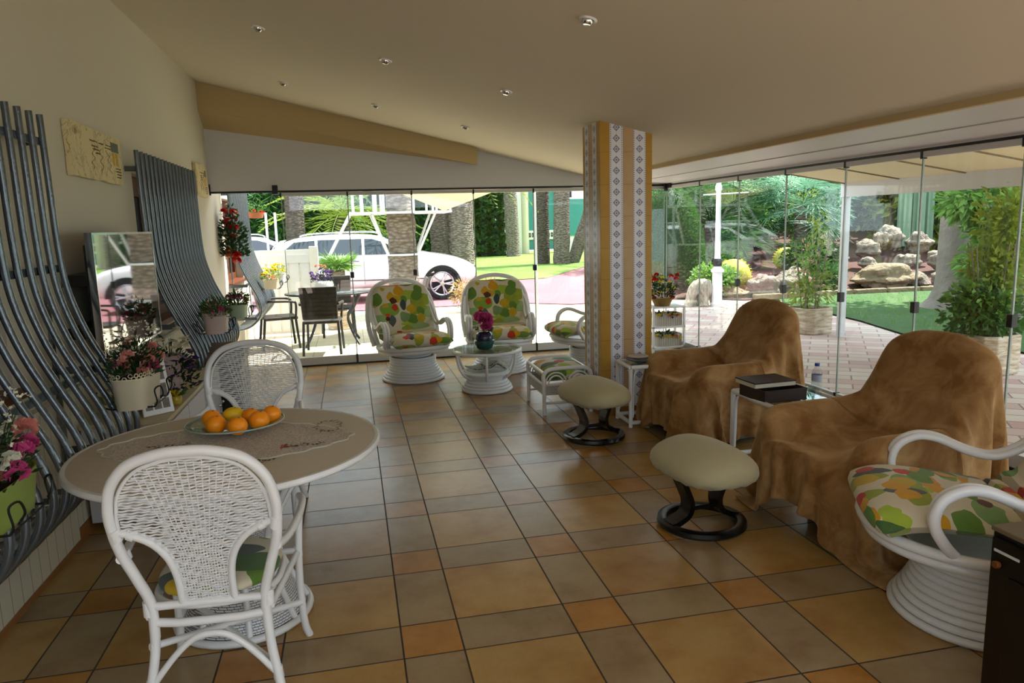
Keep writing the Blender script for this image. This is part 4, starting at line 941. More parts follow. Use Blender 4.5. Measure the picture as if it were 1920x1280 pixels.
# ============================================================ flower stand by the far right corner
t=thing('flower_stand','white two tier shelf stand by the far right corner, behind the pillar','shelf stand',(3.60,5.72,0))
g=G()
for x in (-.20,.20):
    for y in (-.13,.13): g.box(x-.013,x+.013,y-.013,y+.013,0,.55)
obj('stand_frame',g,CN,t,smooth=False,bevel=.004)
for z in (.05,.30,.54): obj('shelf_board',G().box(-.213,.213,-.143,.143,z,z+.022),CN,t,smooth=False,bevel=.004)
for i,(z,lab) in enumerate(((.322,'whitewashed slatted box on the upper shelf of the flower stand'),(.072,'whitewashed slatted box on the lower shelf of the flower stand'))):
    b=thing('slatted_box',lab,'box',(3.62,5.72,z),0,'slatted boxes in the flower stand')
    g=G()
    for k in range(11):
        x=-.15+.03*k
        for y in (-.11,.10): g.box(x-.0135,x+.0135,y,y+.008,0,.15)
    for k in range(7):
        y=-.095+.03*k
        for x in (-.165,.157): g.box(x,x+.008,y-.0135,y+.0135,0,.15)
    obj('slats',g,MT['wood_slat'],b,smooth=False); obj('box_floor',G().box(-.155,.155,-.1,.1,.002,.012),MT['wood_slat'],b,smooth=False)
    for k in range(5): blossom('daisy','yellow',b,(-.16+.07*k+rnd.uniform(-.02,.02),-.13,.13+rnd.uniform(-.03,.03)),1.5)
    for k in range(2): blossom('carnation','peach',b,(.0+.08*k,-.12,.12),1.1)
    foliage(b,(-.05,-.05,.10),(.14,.08,.08),60,.05,.03,'leafdark')
t=thing('flower_basket','wicker basket of red and yellow daisies on top of the flower stand','flower basket',(3.56,5.70,.563))
obj('basket',G().lathe([(0,0),(.09,0),(.12,.06),(.125,.10),(.11,.10),(0,.09)],28),M1('basket_straw','8C7038',.8,bs=.6,bsc=90),t)
for k in range(12): blossom('carnation','red',t,(rnd.uniform(-.17,.17),rnd.uniform(-.14,.1),rnd.choice([.08,.12,.34,.36])+rnd.uniform(-.03,.03)),1.25)
for k in range(14): blossom('daisy','yellow',t,(rnd.uniform(-.15,.17),rnd.uniform(-.14,.1),rnd.uniform(.14,.34)),1.7)
for k in range(6): blossom('daisy','white_p',t,(rnd.uniform(-.1,.15),rnd.uniform(-.14,.1),rnd.uniform(.2,.34)),1.3)
foliage(t,(0,0,.09),(.15,.13,.26),200,.06,.025,'leafdark')
# ============================================================ dark cabinet in the right foreground
t=thing('dark_cabinet','near black wooden cabinet with a brown knob at the bottom right corner','cabinet',(1.757,-.80,0))
obj('carcass',G().box(0,.60,-.48,0,.0,.635),MT['black'],t,smooth=False,bevel=.004)
obj('cabinet_top',G().box(-.004,.61,-.49,.006,.635,.65),M1('cabinet_top_brown','6A5C48',.5),t,smooth=False,bevel=.003)
d=obj('door',G().box(-.012,0,-.47,-.008,.03,.62).box(-.018,-.012,-.40,-.075,.08,.52),MT['black'],t,smooth=False,bevel=.003)
k=obj('knob',G().lathe([(0,.02),(.011,.018),(.013,.008),(.007,0)],16),M1('knob_brown','6A4018',.3),d); k.location=(-.012,-.04,.545); k.rotation_euler=(0,-PI/2,0)
obj('hinge_plate',G().box(-.0145,-.012,-.105,-.02,.580,.588),MT['alu'],d,smooth=False)
# ============================================================ draped recliners (small cloth solver, run once)
def sd_box(P,c,h,r,R=None):
    q=P-c
    if R is not None: q=q@R
    a=np.abs(q)-(h-r); o=np.maximum(a,0); lo=np.linalg.norm(o,axis=1); ins=np.minimum(a.max(1),0); d=lo+ins-r
    g=np.zeros_like(q); out=lo>1e-9; g[out]=(o[out]/lo[out,None])*np.sign(q[out])
    k=a[~out].argmax(1); gi=np.zeros((len(k),3)); gi[np.arange(len(k)),k]=np.sign(q[~out][np.arange(len(k)),k]); g[~out]=gi
    if R is not None: g=g@R.T
    return d,g
def drape(seed,front,behind,side,steps=260,h=.036,skew=0.0,asym=0.0):
    rs=np.random.RandomState(seed)
    ang=math.radians(29)   # back recline
    Rb=np.array([[math.cos(ang),0,math.sin(ang)],[0,1,0],[-math.sin(ang),0,math.cos(ang)]])
    prim=[((-.14,0,.33),(.31,.30,.09),.05,None),((-.10,.345,.40),(.30,.06,.17),.05,None),((-.10,-.345,.40),(.30,.06,.17),.05,None),
          ((.295,0,.64),(.065,.315,.315),.06,Rb),((.0,0,.2),(.25,.2,.14),.04,None)]
    real=[(-.49,.44-front),(-.49,.44),(-.46,.455),(.085,.455),(.36,.965),(.43,1.0),(.50,.985),(.545,.93),(.56,.93-behind)]
    PL=np.array(real,float); seg=np.linalg.norm(np.diff(PL,axis=0),axis=1); cum=np.r_[0,np.cumsum(seg)]; rl=cum[-1]
    nx=int(rl/h)+1; ny=int(2*side/h)+1; u=np.linspace(0,rl,nx); X=np.interp(u,cum,PL[:,0]); Z=np.interp(u,cum,PL[:,1])
    Y=np.linspace(-side,side,ny)*.95+asym; P=np.zeros((nx,ny,3)); P[:,:,0]=X[:,None]; P[:,:,1]=Y[None,:]*1.0; P[:,:,2]=Z[:,None]+.025*rs.rand(nx,ny)
    lift=np.clip((np.abs(Y)-.20)/.10,0,1)*.17; inx=((X>-.47)&(X<.24)); P[:,:,2]+=lift[None,:]*inx[:,None]*np.clip((.75-Z)/.2,0,1)[:,None]
    P[:,:,0]+=skew*Y[None,:]*(u<cum[1])[:,None]
    rows=[(int(np.argmin(abs(u-cum[2]))),.22),(int(np.argmin(abs(u-cum[3]))),.22),(int(np.argmin(abs(u-cum[5]))),.22)]; PINS=[(r_,np.abs(Y)<w_,P[r_,np.abs(Y)<w_].copy()) for r_,w_ in rows]
    V=np.zeros_like(P); dt=1/50
    def con(a,b,L,k):
        d=b-a; l=np.linalg.norm(d,axis=2,keepdims=True)+1e-9; c=d*((l-L)/l)*(.5*k); a+=c; b-=c
    s2=h*math.sqrt(2)
    for st in range(steps):
        V[:,:,2]-=9.8*dt; V*=.985; Q=P+V*dt
        for it in range(9):
            for r_,mk,pp in PINS: Q[r_,mk]=pp
            for o in (0,1):
                con(Q[o:nx-1:2][:len(Q[o+1::2])],Q[o+1::2],h,1.0); con(Q[:,o:ny-1:2][:,:len(Q[0,o+1::2])],Q[:,o+1::2],h,1.0)
            for o in (0,1):
                a=Q[o:nx-1:2]; b=Q[o+1::2]; m=min(len(a),len(b)); a=a[:m]; b=b[:m]
                con(a[:,:-1],b[:,1:],s2,.35); con(a[:,1:],b[:,:-1],s2,.35)
            if it%3==0:
                for o in range(4):
                    a=Q[o:nx-2:4]; b=Q[o+2::4][:len(a)]; con(a[:len(b)],b,2*h,.05)
                    a=Q[:,o:ny-2:4]; b=Q[:,o+2::4][:,:a.shape[1]]; con(a[:,:b.shape[1]],b,2*h,.05)
            if it%2==0:
                F=Q.reshape(-1,3); F0=P.reshape(-1,3)
                for c,hh,r,R in prim:
                    d,g=sd_box(F,np.array(c),np.array(hh),r,R); m=d<.02
                    if m.any():
                        F[m]+=g[m]*(.02-d[m])[:,None]; tv=F[m]-F0[m]; tn=(tv*g[m]).sum(1,keepdims=True)*g[m]; F[m]-=(tv-tn)*.3
                F[:,2]=np.maximum(F[:,2],.012)
        V=(Q-P)/dt; sp=np.linalg.norm(V,axis=2,keepdims=True); V*=np.minimum(1,2.5/(sp+1e-9)); P=Q
    for _ in range(1):
        S=P.copy(); S[1:-1,1:-1]=.4*P[1:-1,1:-1]+.15*(P[2:,1:-1]+P[:-2,1:-1]+P[1:-1,2:]+P[1:-1,:-2]); P=S
    g=G(); g.v=[tuple(p) for p in P.reshape(-1,3)]; g.f=[(i*ny+j,i*ny+j+1,(i+1)*ny+j+1,(i+1)*ny+j) for i in range(nx-1) for j in range(ny-1)]
    return g
def recliner(label,loc,rz,cloth,clabel):
    t=thing('recliner',label,'recliner',loc,rz,'recliners under brown throws'); K=MT['black']
    g=G(); g.lathe([(.235,.012),(.27,.006),(.298,.022),(.294,.048),(.265,.058),(.238,.05),(.228,.028),(.235,.012)],60); obj('ring_base',g,K,t)
    g=G(); g.add(*ribbon(spl([(-.255,0,.05),(-.15,0,.06),(-.08,0,.12),(-.10,0,.2)],5),.05,.014)); g.add(*ribbon(spl([(.255,0,.05),(.15,0,.06),(.08,0,.12),(.10,0,.2)],5),.05,.014)); g.lathe([(0,.05),(.09,.06),(.05,.12),(.05,.2),(0,.2)],20)
    obj('swivel_post',g,K,t)
    LE=M1('cream_leather','C9B890',.5)
    obj('seat',G().box(-.43,.16,-.28,.28,.22,.40),LE,t,smooth=False,bevel=.04)
    for s in (-1,1): obj('armrest',G().box(-.385,.185,s*.345-.045,s*.345+.045,.24,.55),LE,t,smooth=False,bevel=.044)
    a=math.radians(29); g=G().box(-.045,.045,-.285,.285,-.29,.285); m=Matrix.Rotation(a,4,'Y'); g.v=[tuple(m@Vector(v)+Vector((.295,0,.64))) for v in g.v]; obj('backrest',g,LE,t,smooth=False,bevel=.044)
    o=obj('throw',cloth,MT['velvet'],solid=.008,sub=1); o.location=loc; o.rotation_euler=(0,0,rz); tag(o,clabel,'throw blanket','brown velvet throws')
    return t
recliner('farther recliner under a brown throw, its black ring base showing',(2.53,2.36,0),math.radians(4),drape(3,.33,.52,.88,skew=.12,asym=.0),'brown velvet throw over the farther recliner near the pillar, hanging in deep folds')
recliner('nearer recliner under a brown throw, right of the near footstool',(2.46,.60,0),math.radians(5),drape(8,.27,.50,.86,asym=-.03),'brown velvet throw over the nearer recliner, reaching almost to the floor')
# ============================================================ outside ground
gz=-.02
struct('ground',G().box(-40,60,-12,75,-.4,-.06),MT['gravel'])
struct('patio_floor',G().box(XL-.3,3.9,YF+.05,9.4,-.1,gz+.005),MT['patio'])
struct('terrace_paving',G().add([(3.88,-5,gz),(6.6,-5,gz),(7.3,4.6,gz),(6.95,5.4,gz),(7.4,7.1,gz),(7.75,9.9,gz),(7.4,11.2,gz),(5.6,11.0,gz),(4.3,8.6,gz),(3.88,6.3,gz)],[tuple(range(10))]),MT['paver'])
struct('driveway',G().add([(-12,12.4,-.045),(3.2,12.4,-.045),(4.2,11.6,-.045),(8.4,11.8,-.045),(16,20,-.045),(16,25.5,-.045),(8.4,23.6,-.045),(5.5,18.6,-.045),(-12,17.6,-.045)],[tuple(range(9))]),MT['drive'])
struct('lawn_far',G().add([(-14,17.7,-.035),(5.6,18.7,-.035),(8.6,23.8,-.035),(16,26,-.035),(22,40,-.035),(-14,40,-.035)],[tuple(range(6))]),MT['lawn2'])
struct('lawn_near',G().add([(6.62,-5,gz+.02),(40,-5,gz+.02),(40,9.3,gz+.02),(12.3,10.2,gz+.02),(10.2,10.5,gz+.02),(8.0,10.2,gz+.02),(7.75,9.6,gz+.02),(7.42,7.1,gz+.02),(6.97,5.4,gz+.02),(7.32,4.6,gz+.02)],[tuple(range(10))]),MT['lawn'])
struct('garden_bed',G().add([(7.4,10.4,0),(10.2,10.7,0),(12.3,10.4,0),(40,9.5,0),(40,26,1.4),(22,24,1.6),(13,19,1.2),(8.6,17,.5),(6.8,13.5,.05),(6.4,11.4,0)],[tuple(range(10))]),MT['earth'])
# thick grass blades at lawn rims: one object
g=G()
for i in range(5200):
    y=rnd.uniform(-2,10); x=rnd.uniform(6.7,12.5)
    if y>5.4 and x<7.5: continue
    g.leaf((x,y,gz+.015),(rnd.uniform(-.5,.5),rnd.uniform(-.5,.5),1),rnd.uniform(.03,.07),.012)
tag(obj('grass',g,MT['leaflight'],smooth=False),'short green grass of the lawn beyond the terrace paving','grass',kind='stuff')
# ============================================================ awning outside the right glass
t=thing('awning','cream fabric awning with a pale grey front beam over the right terrace','awning',(0,0,0))
za,zb2=2.34,1.99
obj('canvas',G().hexa([(3.97,-3.6,za),(6.2,-3.6,zb2),(6.2,5.95,zb2),(3.97,5.95,za)],[(3.97,-3.6,za+.02),(6.2,-3.6,zb2+.02),(6.2,5.95,zb2+.02),(3.97,5.95,za+.02)]),M1('awning_canvas','E8DCB8',.85,var=.03),t,smooth=False)
for k in range(11):
    y=5.9-.95*k; obj('seam',G().hexa([(3.97,y-.012,za-.012),(6.2,y-.012,zb2-.012),(6.2,y+.012,zb2-.012),(3.97,y+.012,za-.012)],[(3.97,y-.012,za),(6.2,y-.012,zb2),(6.2,y+.012,zb2),(3.97,y+.012,za)]),M1('awning_seam','8C8068',.8) if k==0 else bpy.data.materials['awning_seam'],t,smooth=False)
obj('front_beam',G().box(6.17,6.26,-3.6,5.98,1.82,2.0),MT['panel'],t,smooth=False,bevel=.005)
obj('post',G().box(6.19,6.27,5.90,5.98,-.02,1.82),MT['alu'],t,smooth=False,bevel=.005)
obj('post',G().box(6.19,6.27,-3.4,-3.32,-.02,1.82),MT['alu'],t,smooth=False,bevel=.005)
# small awning at the far side
t=thing('shade_sail','cream triangular shade sail beyond the far glass, before the thick palm trunk','shade sail',(0,0,0))
obj('canvas',G().add([(0.1,8.2,2.30),(2.6,8.4,2.28),(1.40,9.3,1.84),(1.35,10.2,2.4)],[(0,2,1),(0,3,2),(2,3,1)]),bpy.data.materials['awning_canvas'],t,smooth=False,solid=.01)
obj('support_pole',G().tube([(2.7,8.5,-.02),(2.7,8.5,2.32)],.02,8),MT['galv'],t)
# ============================================================ white garden gate beside the patio
t=thing('garden_gate','white slatted garden gate panel at the end of the outside wall','gate',(-1.53,9.1,0))
obj('panel',G().box(0,.80,-.02,.02,.02,1.30),MT['stone'],t,smooth=False,bevel=.004)
g=G()
for k in range(5): g.box(.02+.16*k,.15+.16*k,-.032,-.02,.06,1.10)
g.box(0,.8,-.04,-.02,1.1,1.22); obj('slat',g,MT['white_cane'],t,smooth=False)
obj('post',G().box(.80,.93,-.06,.07,-.02,1.34),MT['stone'],t,smooth=False,bevel=.004)
# ============================================================ outdoor dining set
DK=M1('dark_metal','2A2C30',.4,metal=.3)
def resin_chair(label,loc,rz):
    t=thing('patio_chair',label,'patio chair',loc,rz,'dark woven patio chairs'); R_=MT['rattan_dark']
    obj('seat',G().box(-.23,.23,-.22,.22,.40,.44),R_,t,smooth=False,bevel=.012)
    g=G(); V=[];K=8
    g.hexa([(-.22,-.24,.46),(.22,-.24,.46),(.22,-.21,.46),(-.22,-.21,.46)],[(-.235,-.33,.88),(.235,-.33,.88),(.235,-.30,.88),(-.235,-.30,.88)]); obj('backrest',g,R_,t,smooth=False,bevel=.012)
    for sx in (-1,1):
        obj('leg',G().tube([(sx*.235,.22,0),(sx*.215,.19,.40)],.017,8),DK,t); obj('leg',G().tube([(sx*.235,-.26,0),(sx*.215,-.21,.42)],.017,8),DK,t)
        obj('armrest',G().tube(spl([(sx*.235,-.28,.66),(sx*.26,-.1,.66),(sx*.26,.15,.645),(sx*.245,.2,.60),(sx*.225,.19,.42)],5),.016,8),R_,t)
    return t
pc=resin_chair('dark woven patio chair with its back to the room, near side of the outdoor table',(-.52,7.22,0),math.radians(-4))
dup(pc,(-1.12,7.85,0),math.radians(-78),'dark patio chair at the left end of the outdoor table, by the house wall')
dup(pc,(.62,7.95,0),math.radians(88),'dark patio chair at the right end of the outdoor table, partly behind the rattan chair')
dup(pc,(-.35,8.72,0),math.radians(184),'dark patio chair on the far side of the outdoor table, behind the flower bowl')
t=thing('patio_table','oval glass outdoor table on dark curved metal legs','patio table',(-.42,8.0,0))
obj('glass_top',G().lathe([(0,.715),(.60,.715),(.61,.722),(.60,.73),(0,.73)],48,sy=.78),MT['tableglass'],t)
obj('rim',G().tube([(.61*math.cos(2*PI*i/48),.61*.78*math.sin(2*PI*i/48),.715) for i in range(48)],.014,8,closed=True),DK,t)
for s in (-1,1):
    for q in (-1,1): obj('leg',G().tube(spl([(s*.40,q*.30,.70),(s*.30,q*.22,.5),(s*.22,q*.14,.36),(s*.28,q*.2,.15),(s*.36,q*.30,0)],6),.018,8),DK,t)
t=thing('flower_bowl','round white bowl of lilac flowers on the outdoor glass table','flower bowl',(-.50,8.02,.731))
obj('bowl_body',G().lathe([(0,0),(.07,0),(.12,.04),(.135,.09),(.12,.14),(.10,.15),(0,.13)],28),MT['white_cane'],t)
bouquet(t,(-.02,0,.13),(.15,.15,.18),[('carnation','lilac',22,1.2,(.1,1)),('carnation','peach',3,1.1,(.9,1.3))],90,.05,.02,'leafdark')
# ============================================================ foliage builders
def crown(parent,c,R,n,L,W,mat,shell=.55,name='foliage',dr=0):
    g=G()
    for i in range(n):
        th=rnd.uniform(0,2*PI); z=rnd.uniform(-1,1); q=(shell+(1-shell)*rnd.random()); s=(1-z*z)**.5
        d=Vector((s*math.cos(th),s*math.sin(th),z)); p=(c[0]+R[0]*q*d.x,c[1]+R[1]*q*d.y,c[2]+R[2]*q*d.z)
        g.leaf(p,(d.x+rnd.uniform(-.8,.8),d.y+rnd.uniform(-.8,.8),d.z+rnd.uniform(-.8,.5)-dr),L*rnd.uniform(.6,1.3),W*rnd.uniform(.7,1.2),None,.3)
    o=obj(name,g,MT[mat],parent,smooth=False); return o
def trunk(parent,P,r,mat='bark',n=14,name='trunk',rough=.0):
    P=spl(P,8); m=len(P); R=[(r[0]+(r[1]-r[0])*i/(m-1))*(1+rough*rnd.uniform(-1,1)) for i in range(m)]
    return obj(name,G().tube(P,R,n),MT[mat],parent)
def frond(g,base,d,L,droop,nl=26,ll=.45,w=.03,fold=.5):
    d=Vector(d).normalized(); side=d.cross(Vector((0,0,1))); side=side.normalized() if side.length>1e-3 else Vector((1,0,0)); P=[]
    for i in range(nl+1):
        f=i/nl; P.append(Vector(base)+d*L*f+Vector((0,0,-droop*L*f*f)))
    g.tube(P[::3],[.016*(1-.8*i/len(P[::3])) for i in range(len(P[::3]))],5)
    for i in range(2,nl+1):
        f=i/nl; l=ll*math.sin(PI*min(.97,.12+f*.85))**.7; t_=(P[i]-P[i-1]).normalized()
        for s in (-1,1):
            dd=(side*s+t_*.7+Vector((0,0,fold*rnd.uniform(-.2,1)-.2))).normalized(); g.leaf(P[i],dd,l*rnd.uniform(.85,1.1),w,(t_.x,t_.y,t_.z),.1)
def fan(g,base,d,stalk,rad,n=18,w=.03):
    d=Vector(d).normalized(); c=Vector(base)+d*stalk; g.tube([base,c],.008,4)
    s=d.cross(Vector((0,0,1))); s=s.normalized() if s.length>1e-3 else Vector((1,0,0)); u=s.cross(d)
    for i in range(n):
        a=-2.1+4.2*i/(n-1); dd=(d*math.cos(a)+s*math.sin(a)+u*rnd.uniform(-.1,.1)+Vector((0,0,-.15))).normalized(); g.leaf(c,dd,rad*rnd.uniform(.85,1.05),w,(u.x,u.y,u.z),.1)
def palm(label,x,y,P,r,mat,cr=None,name='palm_tree'):
    t=thing(name,label,'palm tree',(x,y,-.05)); trunk(t,P,r,mat,18,rough=.07)
    if cr:
        top,n,L,droop,kind=cr; g=G()
        for i in range(n):
            a=2*PI*i/n+rnd.uniform(-.2,.2); e=rnd.uniform(-.25,1.1)
            frond(g,top,(math.cos(a),math.sin(a),e),L*rnd.uniform(.85,1.1),droop,22,.5,.045)
        obj('fronds',g,MT[kind],t,smooth=False)
    return t
# palms past the far glass
palm('thick palm trunk with a white metal platform around it, before the white car',.86,11.6,[(0,0,0),(.0,0,1.5),(-.02,0,3.0),(0,0,5.2)],(.29,.25),'bark',((0,0,5.2),16,2.6,.5,'palm'))
palm('dark palm trunk beyond the garden gate, farthest left',-1.75,20,[(0,0,0),(.1,0,2),(.1,0,6)],(.27,.25),'barkdark',((.1,0,3.6),26,2.6,.75,'palm'))
palm('dark palm trunk behind the hood of the white car',2.75,21.5,[(0,0,0),(0,0,2.5),(0,0,6)],(.30,.27),'barkdark',((0,0,5.6),14,2.8,.5,'palm'))
palm('very thick palm trunk with drooping frond stubs behind the car front',3.42,22.0,[(0,0,0),(0,0,2.2),(0,0,5.5)],(.58,.50),'bark',((0,0,4.2),26,2.7,.55,'leafyellow'))
palm('slim pale palm trunk against the green hedge, right of the far lawn',8.0,34.0,[(0,0,0),(-.1,0,3),(-.3,0,8)],(.36,.30),'bark',((-.3,0,8),16,3,.5,'palm'))
palm('left trunk of the three palms on the sunlit lawn by the driveway',7.5,26.2,[(0,0,0),(0,0,3),(.05,0,7)],(.27,.25),'barkdark',((0.05,0,7),16,3,.5,'palm'))
palm('middle trunk of the three palms on the sunlit lawn by the driveway',8.15,25.8,[(0,0,0),(.05,0,3),(.15,0,7)],(.34,.28),'bark',((.15,0,7),16,3,.5,'palm'))
palm('right leaning trunk of the three palms on the sunlit lawn',8.75,26.2,[(0,0,0),(.8,0,2.2),(1.7,0,4.2),(2.6,0,6.5)],(.26,.24),'bark',((2.6,0,6.5),16,3,.5,'palm'))
palm('low arching palm between the two white cars, its fronds over the roof',-.3,23.5,[(0,0,0),(0,0,1.2),(0,0,2.2)],(.3,.28),'barkdark',((0,0,2.2),28,3.0,.45,'leafyellow'))
# metal platform round the trunk
t=thing('metal_platform','white metal platform with railings and struts fixed round the thick palm trunk','platform',(.86,11.6,0)); zp=1.88
obj('deck',G().box(-.92,.90,-.6,.6,zp-.04,zp),MT['galv'],t,smooth=False)
g=G()
for x in (-.88,-.72,-.48,-.34,.20,.55,.75,.87):
    for y in (-.57,.57): g.tube([(x,y,zp),(x,y,zp+1.0)],.022,8)
for y in (-.57,.57): g.tube([(-.88,y,zp+1.0),(.87,y,zp+1.0)],.022,8)
obj('railing',g,MT['galv'],t)
for (x,y) in ((-.55,-.5),(-.55,.5),(.60,-.5),(.60,.5)):
    obj('strut',G().tube([(x,y,zp-.04),(math.copysign(.27,x),y*.4,1.08)],.024,8),MT['galv'],t)
obj('clamp_band',G().ring((0,0,1.08),.31,.31,.02),MT['galv'],t)
g=G()
for k in (0,1): g.tube([(-.92,-.5+.4*k,zp),(-2.0,-.9+.4*k,-.05)],.03,8)
for k in range(8): f=(k+.5)/8; g.tube([(-.92-1.08*f,-.5-.4*f,zp-(zp)*f),(-.92-1.08*f,-.1-.4*f,zp-zp*f)],.02,6)
obj('ladder',g,MT['galv'],t)
for x in (-2.2,-2.35):
    obj('handrail',G().tube([(x,-.9,-.05),(x,-.9,1.9)],.02,8),MT['galv'],t)
# small potted palm
t=thing('potted_palm','small bright green fan palm in front of the white car, left of the thick trunk','potted palm',(-.35,9.9,-.05))
trunk(t,[(0,0,.1),(.02,0,.5),(0,0,.98)],(.11,.13),'bark')
g=G()
for i in range(16): a=2*PI*i/16; fan(g,(0,0,1.0),(math.cos(a),math.sin(a),rnd.uniform(.0,1.1)),.14,.34,14,.03)
obj('fan_leaves',g,MT['leaflight'],t,smooth=False)
obj('tub',G().lathe([(0,0),(.2,0),(.25,.3),(.22,.3),(0,.25)],24),MT['planter'],t)
# hedge and boundary
def hedge(label,x0,x1,y0,y1,h,n,L,W,mat):
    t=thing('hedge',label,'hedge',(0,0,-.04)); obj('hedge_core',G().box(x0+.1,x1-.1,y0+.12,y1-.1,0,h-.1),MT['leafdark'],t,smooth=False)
    g=G()
    for i in range(n):
        x=rnd.uniform(x0,x1); z=rnd.uniform(0,h); g.leaf((x,y0+rnd.uniform(-.08,.12),z),(rnd.uniform(-1,1),-1.2,rnd.uniform(-1,.6)),L*rnd.uniform(.7,1.3),W,None,.3)
    obj('leaves',g,MT[mat],t,smooth=False)
hedge('tall dense green ivy hedge at the back, behind the white car',-14,7.9,35.0,36.2,8.5,15000,.42,.30,'leafy')
hedge('leafy green hedge mass behind the garden gate and the car roof',-12,2.0,25.5,26.2,7.0,9000,.34,.2,'leafy')
t=thing('boundary_wall','white boundary wall with a cream arch and blue green gate, beyond the far lawn','wall',(0,37,-.04))
obj('wall_body',G().box(7.2,9.3,-.2,.2,0,3.2).box(11.3,24,-.2,.2,0,3.0),MT['stone'],t,smooth=False)
g=G(); P=[(9.3,0,0),(9.3,0,3.2)]+[(10.3-1.0*math.cos(a),0,3.2+1.3*math.sin(a)) for a in [PI*i/12 for i in range(1,12)]]+[(11.3,0,3.2),(11.3,0,0)]
g.tube(P,.28,8); obj('arch',g,MT['cream_pot'],t)
TG=M1('blue_green_gate','3F8A86',.5,var=.2); obj('gate_leaf',G().box(9.45,11.15,-.05,.05,.2,3.6).box(11.6,14,-.26,-.21,.9,2.9),TG,t,smooth=False)
obj('name_plate',G().box(9.45,11.15,-.12,-.06,.75,1.25),MT['stone'],t,smooth=False)
g=G()
for k in range(9):
    x=9.58+.18*k; g.tube([(x+.05*math.cos(a),-.13,1.0+.14*math.sin(2*a)) for a in [2*PI*i/12 for i in range(12)]],.014,4,closed=True)
obj('plate_scroll',g,MT['track'],t)
t=thing('far_house','pale white building glimpsed beyond the right of the far lawn','building',(0,44,0))
obj('facade',G().box(9,26,0,3,0,6),MT['stone'],t,smooth=False); obj('roof',G().hexa([(8.6,-.4,6),(26.4,-.4,6),(26.4,3.4,6),(8.6,3.4,6)],[(10,1,7.2),(25,1,7.2),(25,2,7.2),(10,2,7.2)]),bpy.data.materials['terracotta'],t,smooth=False)
obj('window',G().box(13,14.2,-.03,.0,2,4).box(16,17.2,-.03,0,2,4),MT['darkglass'],t,smooth=False)
# dry shrubs beside the car
for k,(x,y,lab) in enumerate(((1.95,11.3,'left dry straw coloured shrub before the car wheel'),(2.55,11.5,'right dry straw coloured shrub before the car wheel'))):
    t=thing('dry_shrub',lab,'shrub',(x,y,-.06),0,'dry shrubs before the car'); trunk(t,[(0,0,0),(.02,0,.2),(0,0,.4)],(.03,.02),'barkdark',6)
    MT.setdefault('straw',M1('straw','C8B070',.8,vs=6,col2='8A7040')); crown(t,(0,0,.36),(.24,.24,.28),420,.09,.03,'straw',.2)
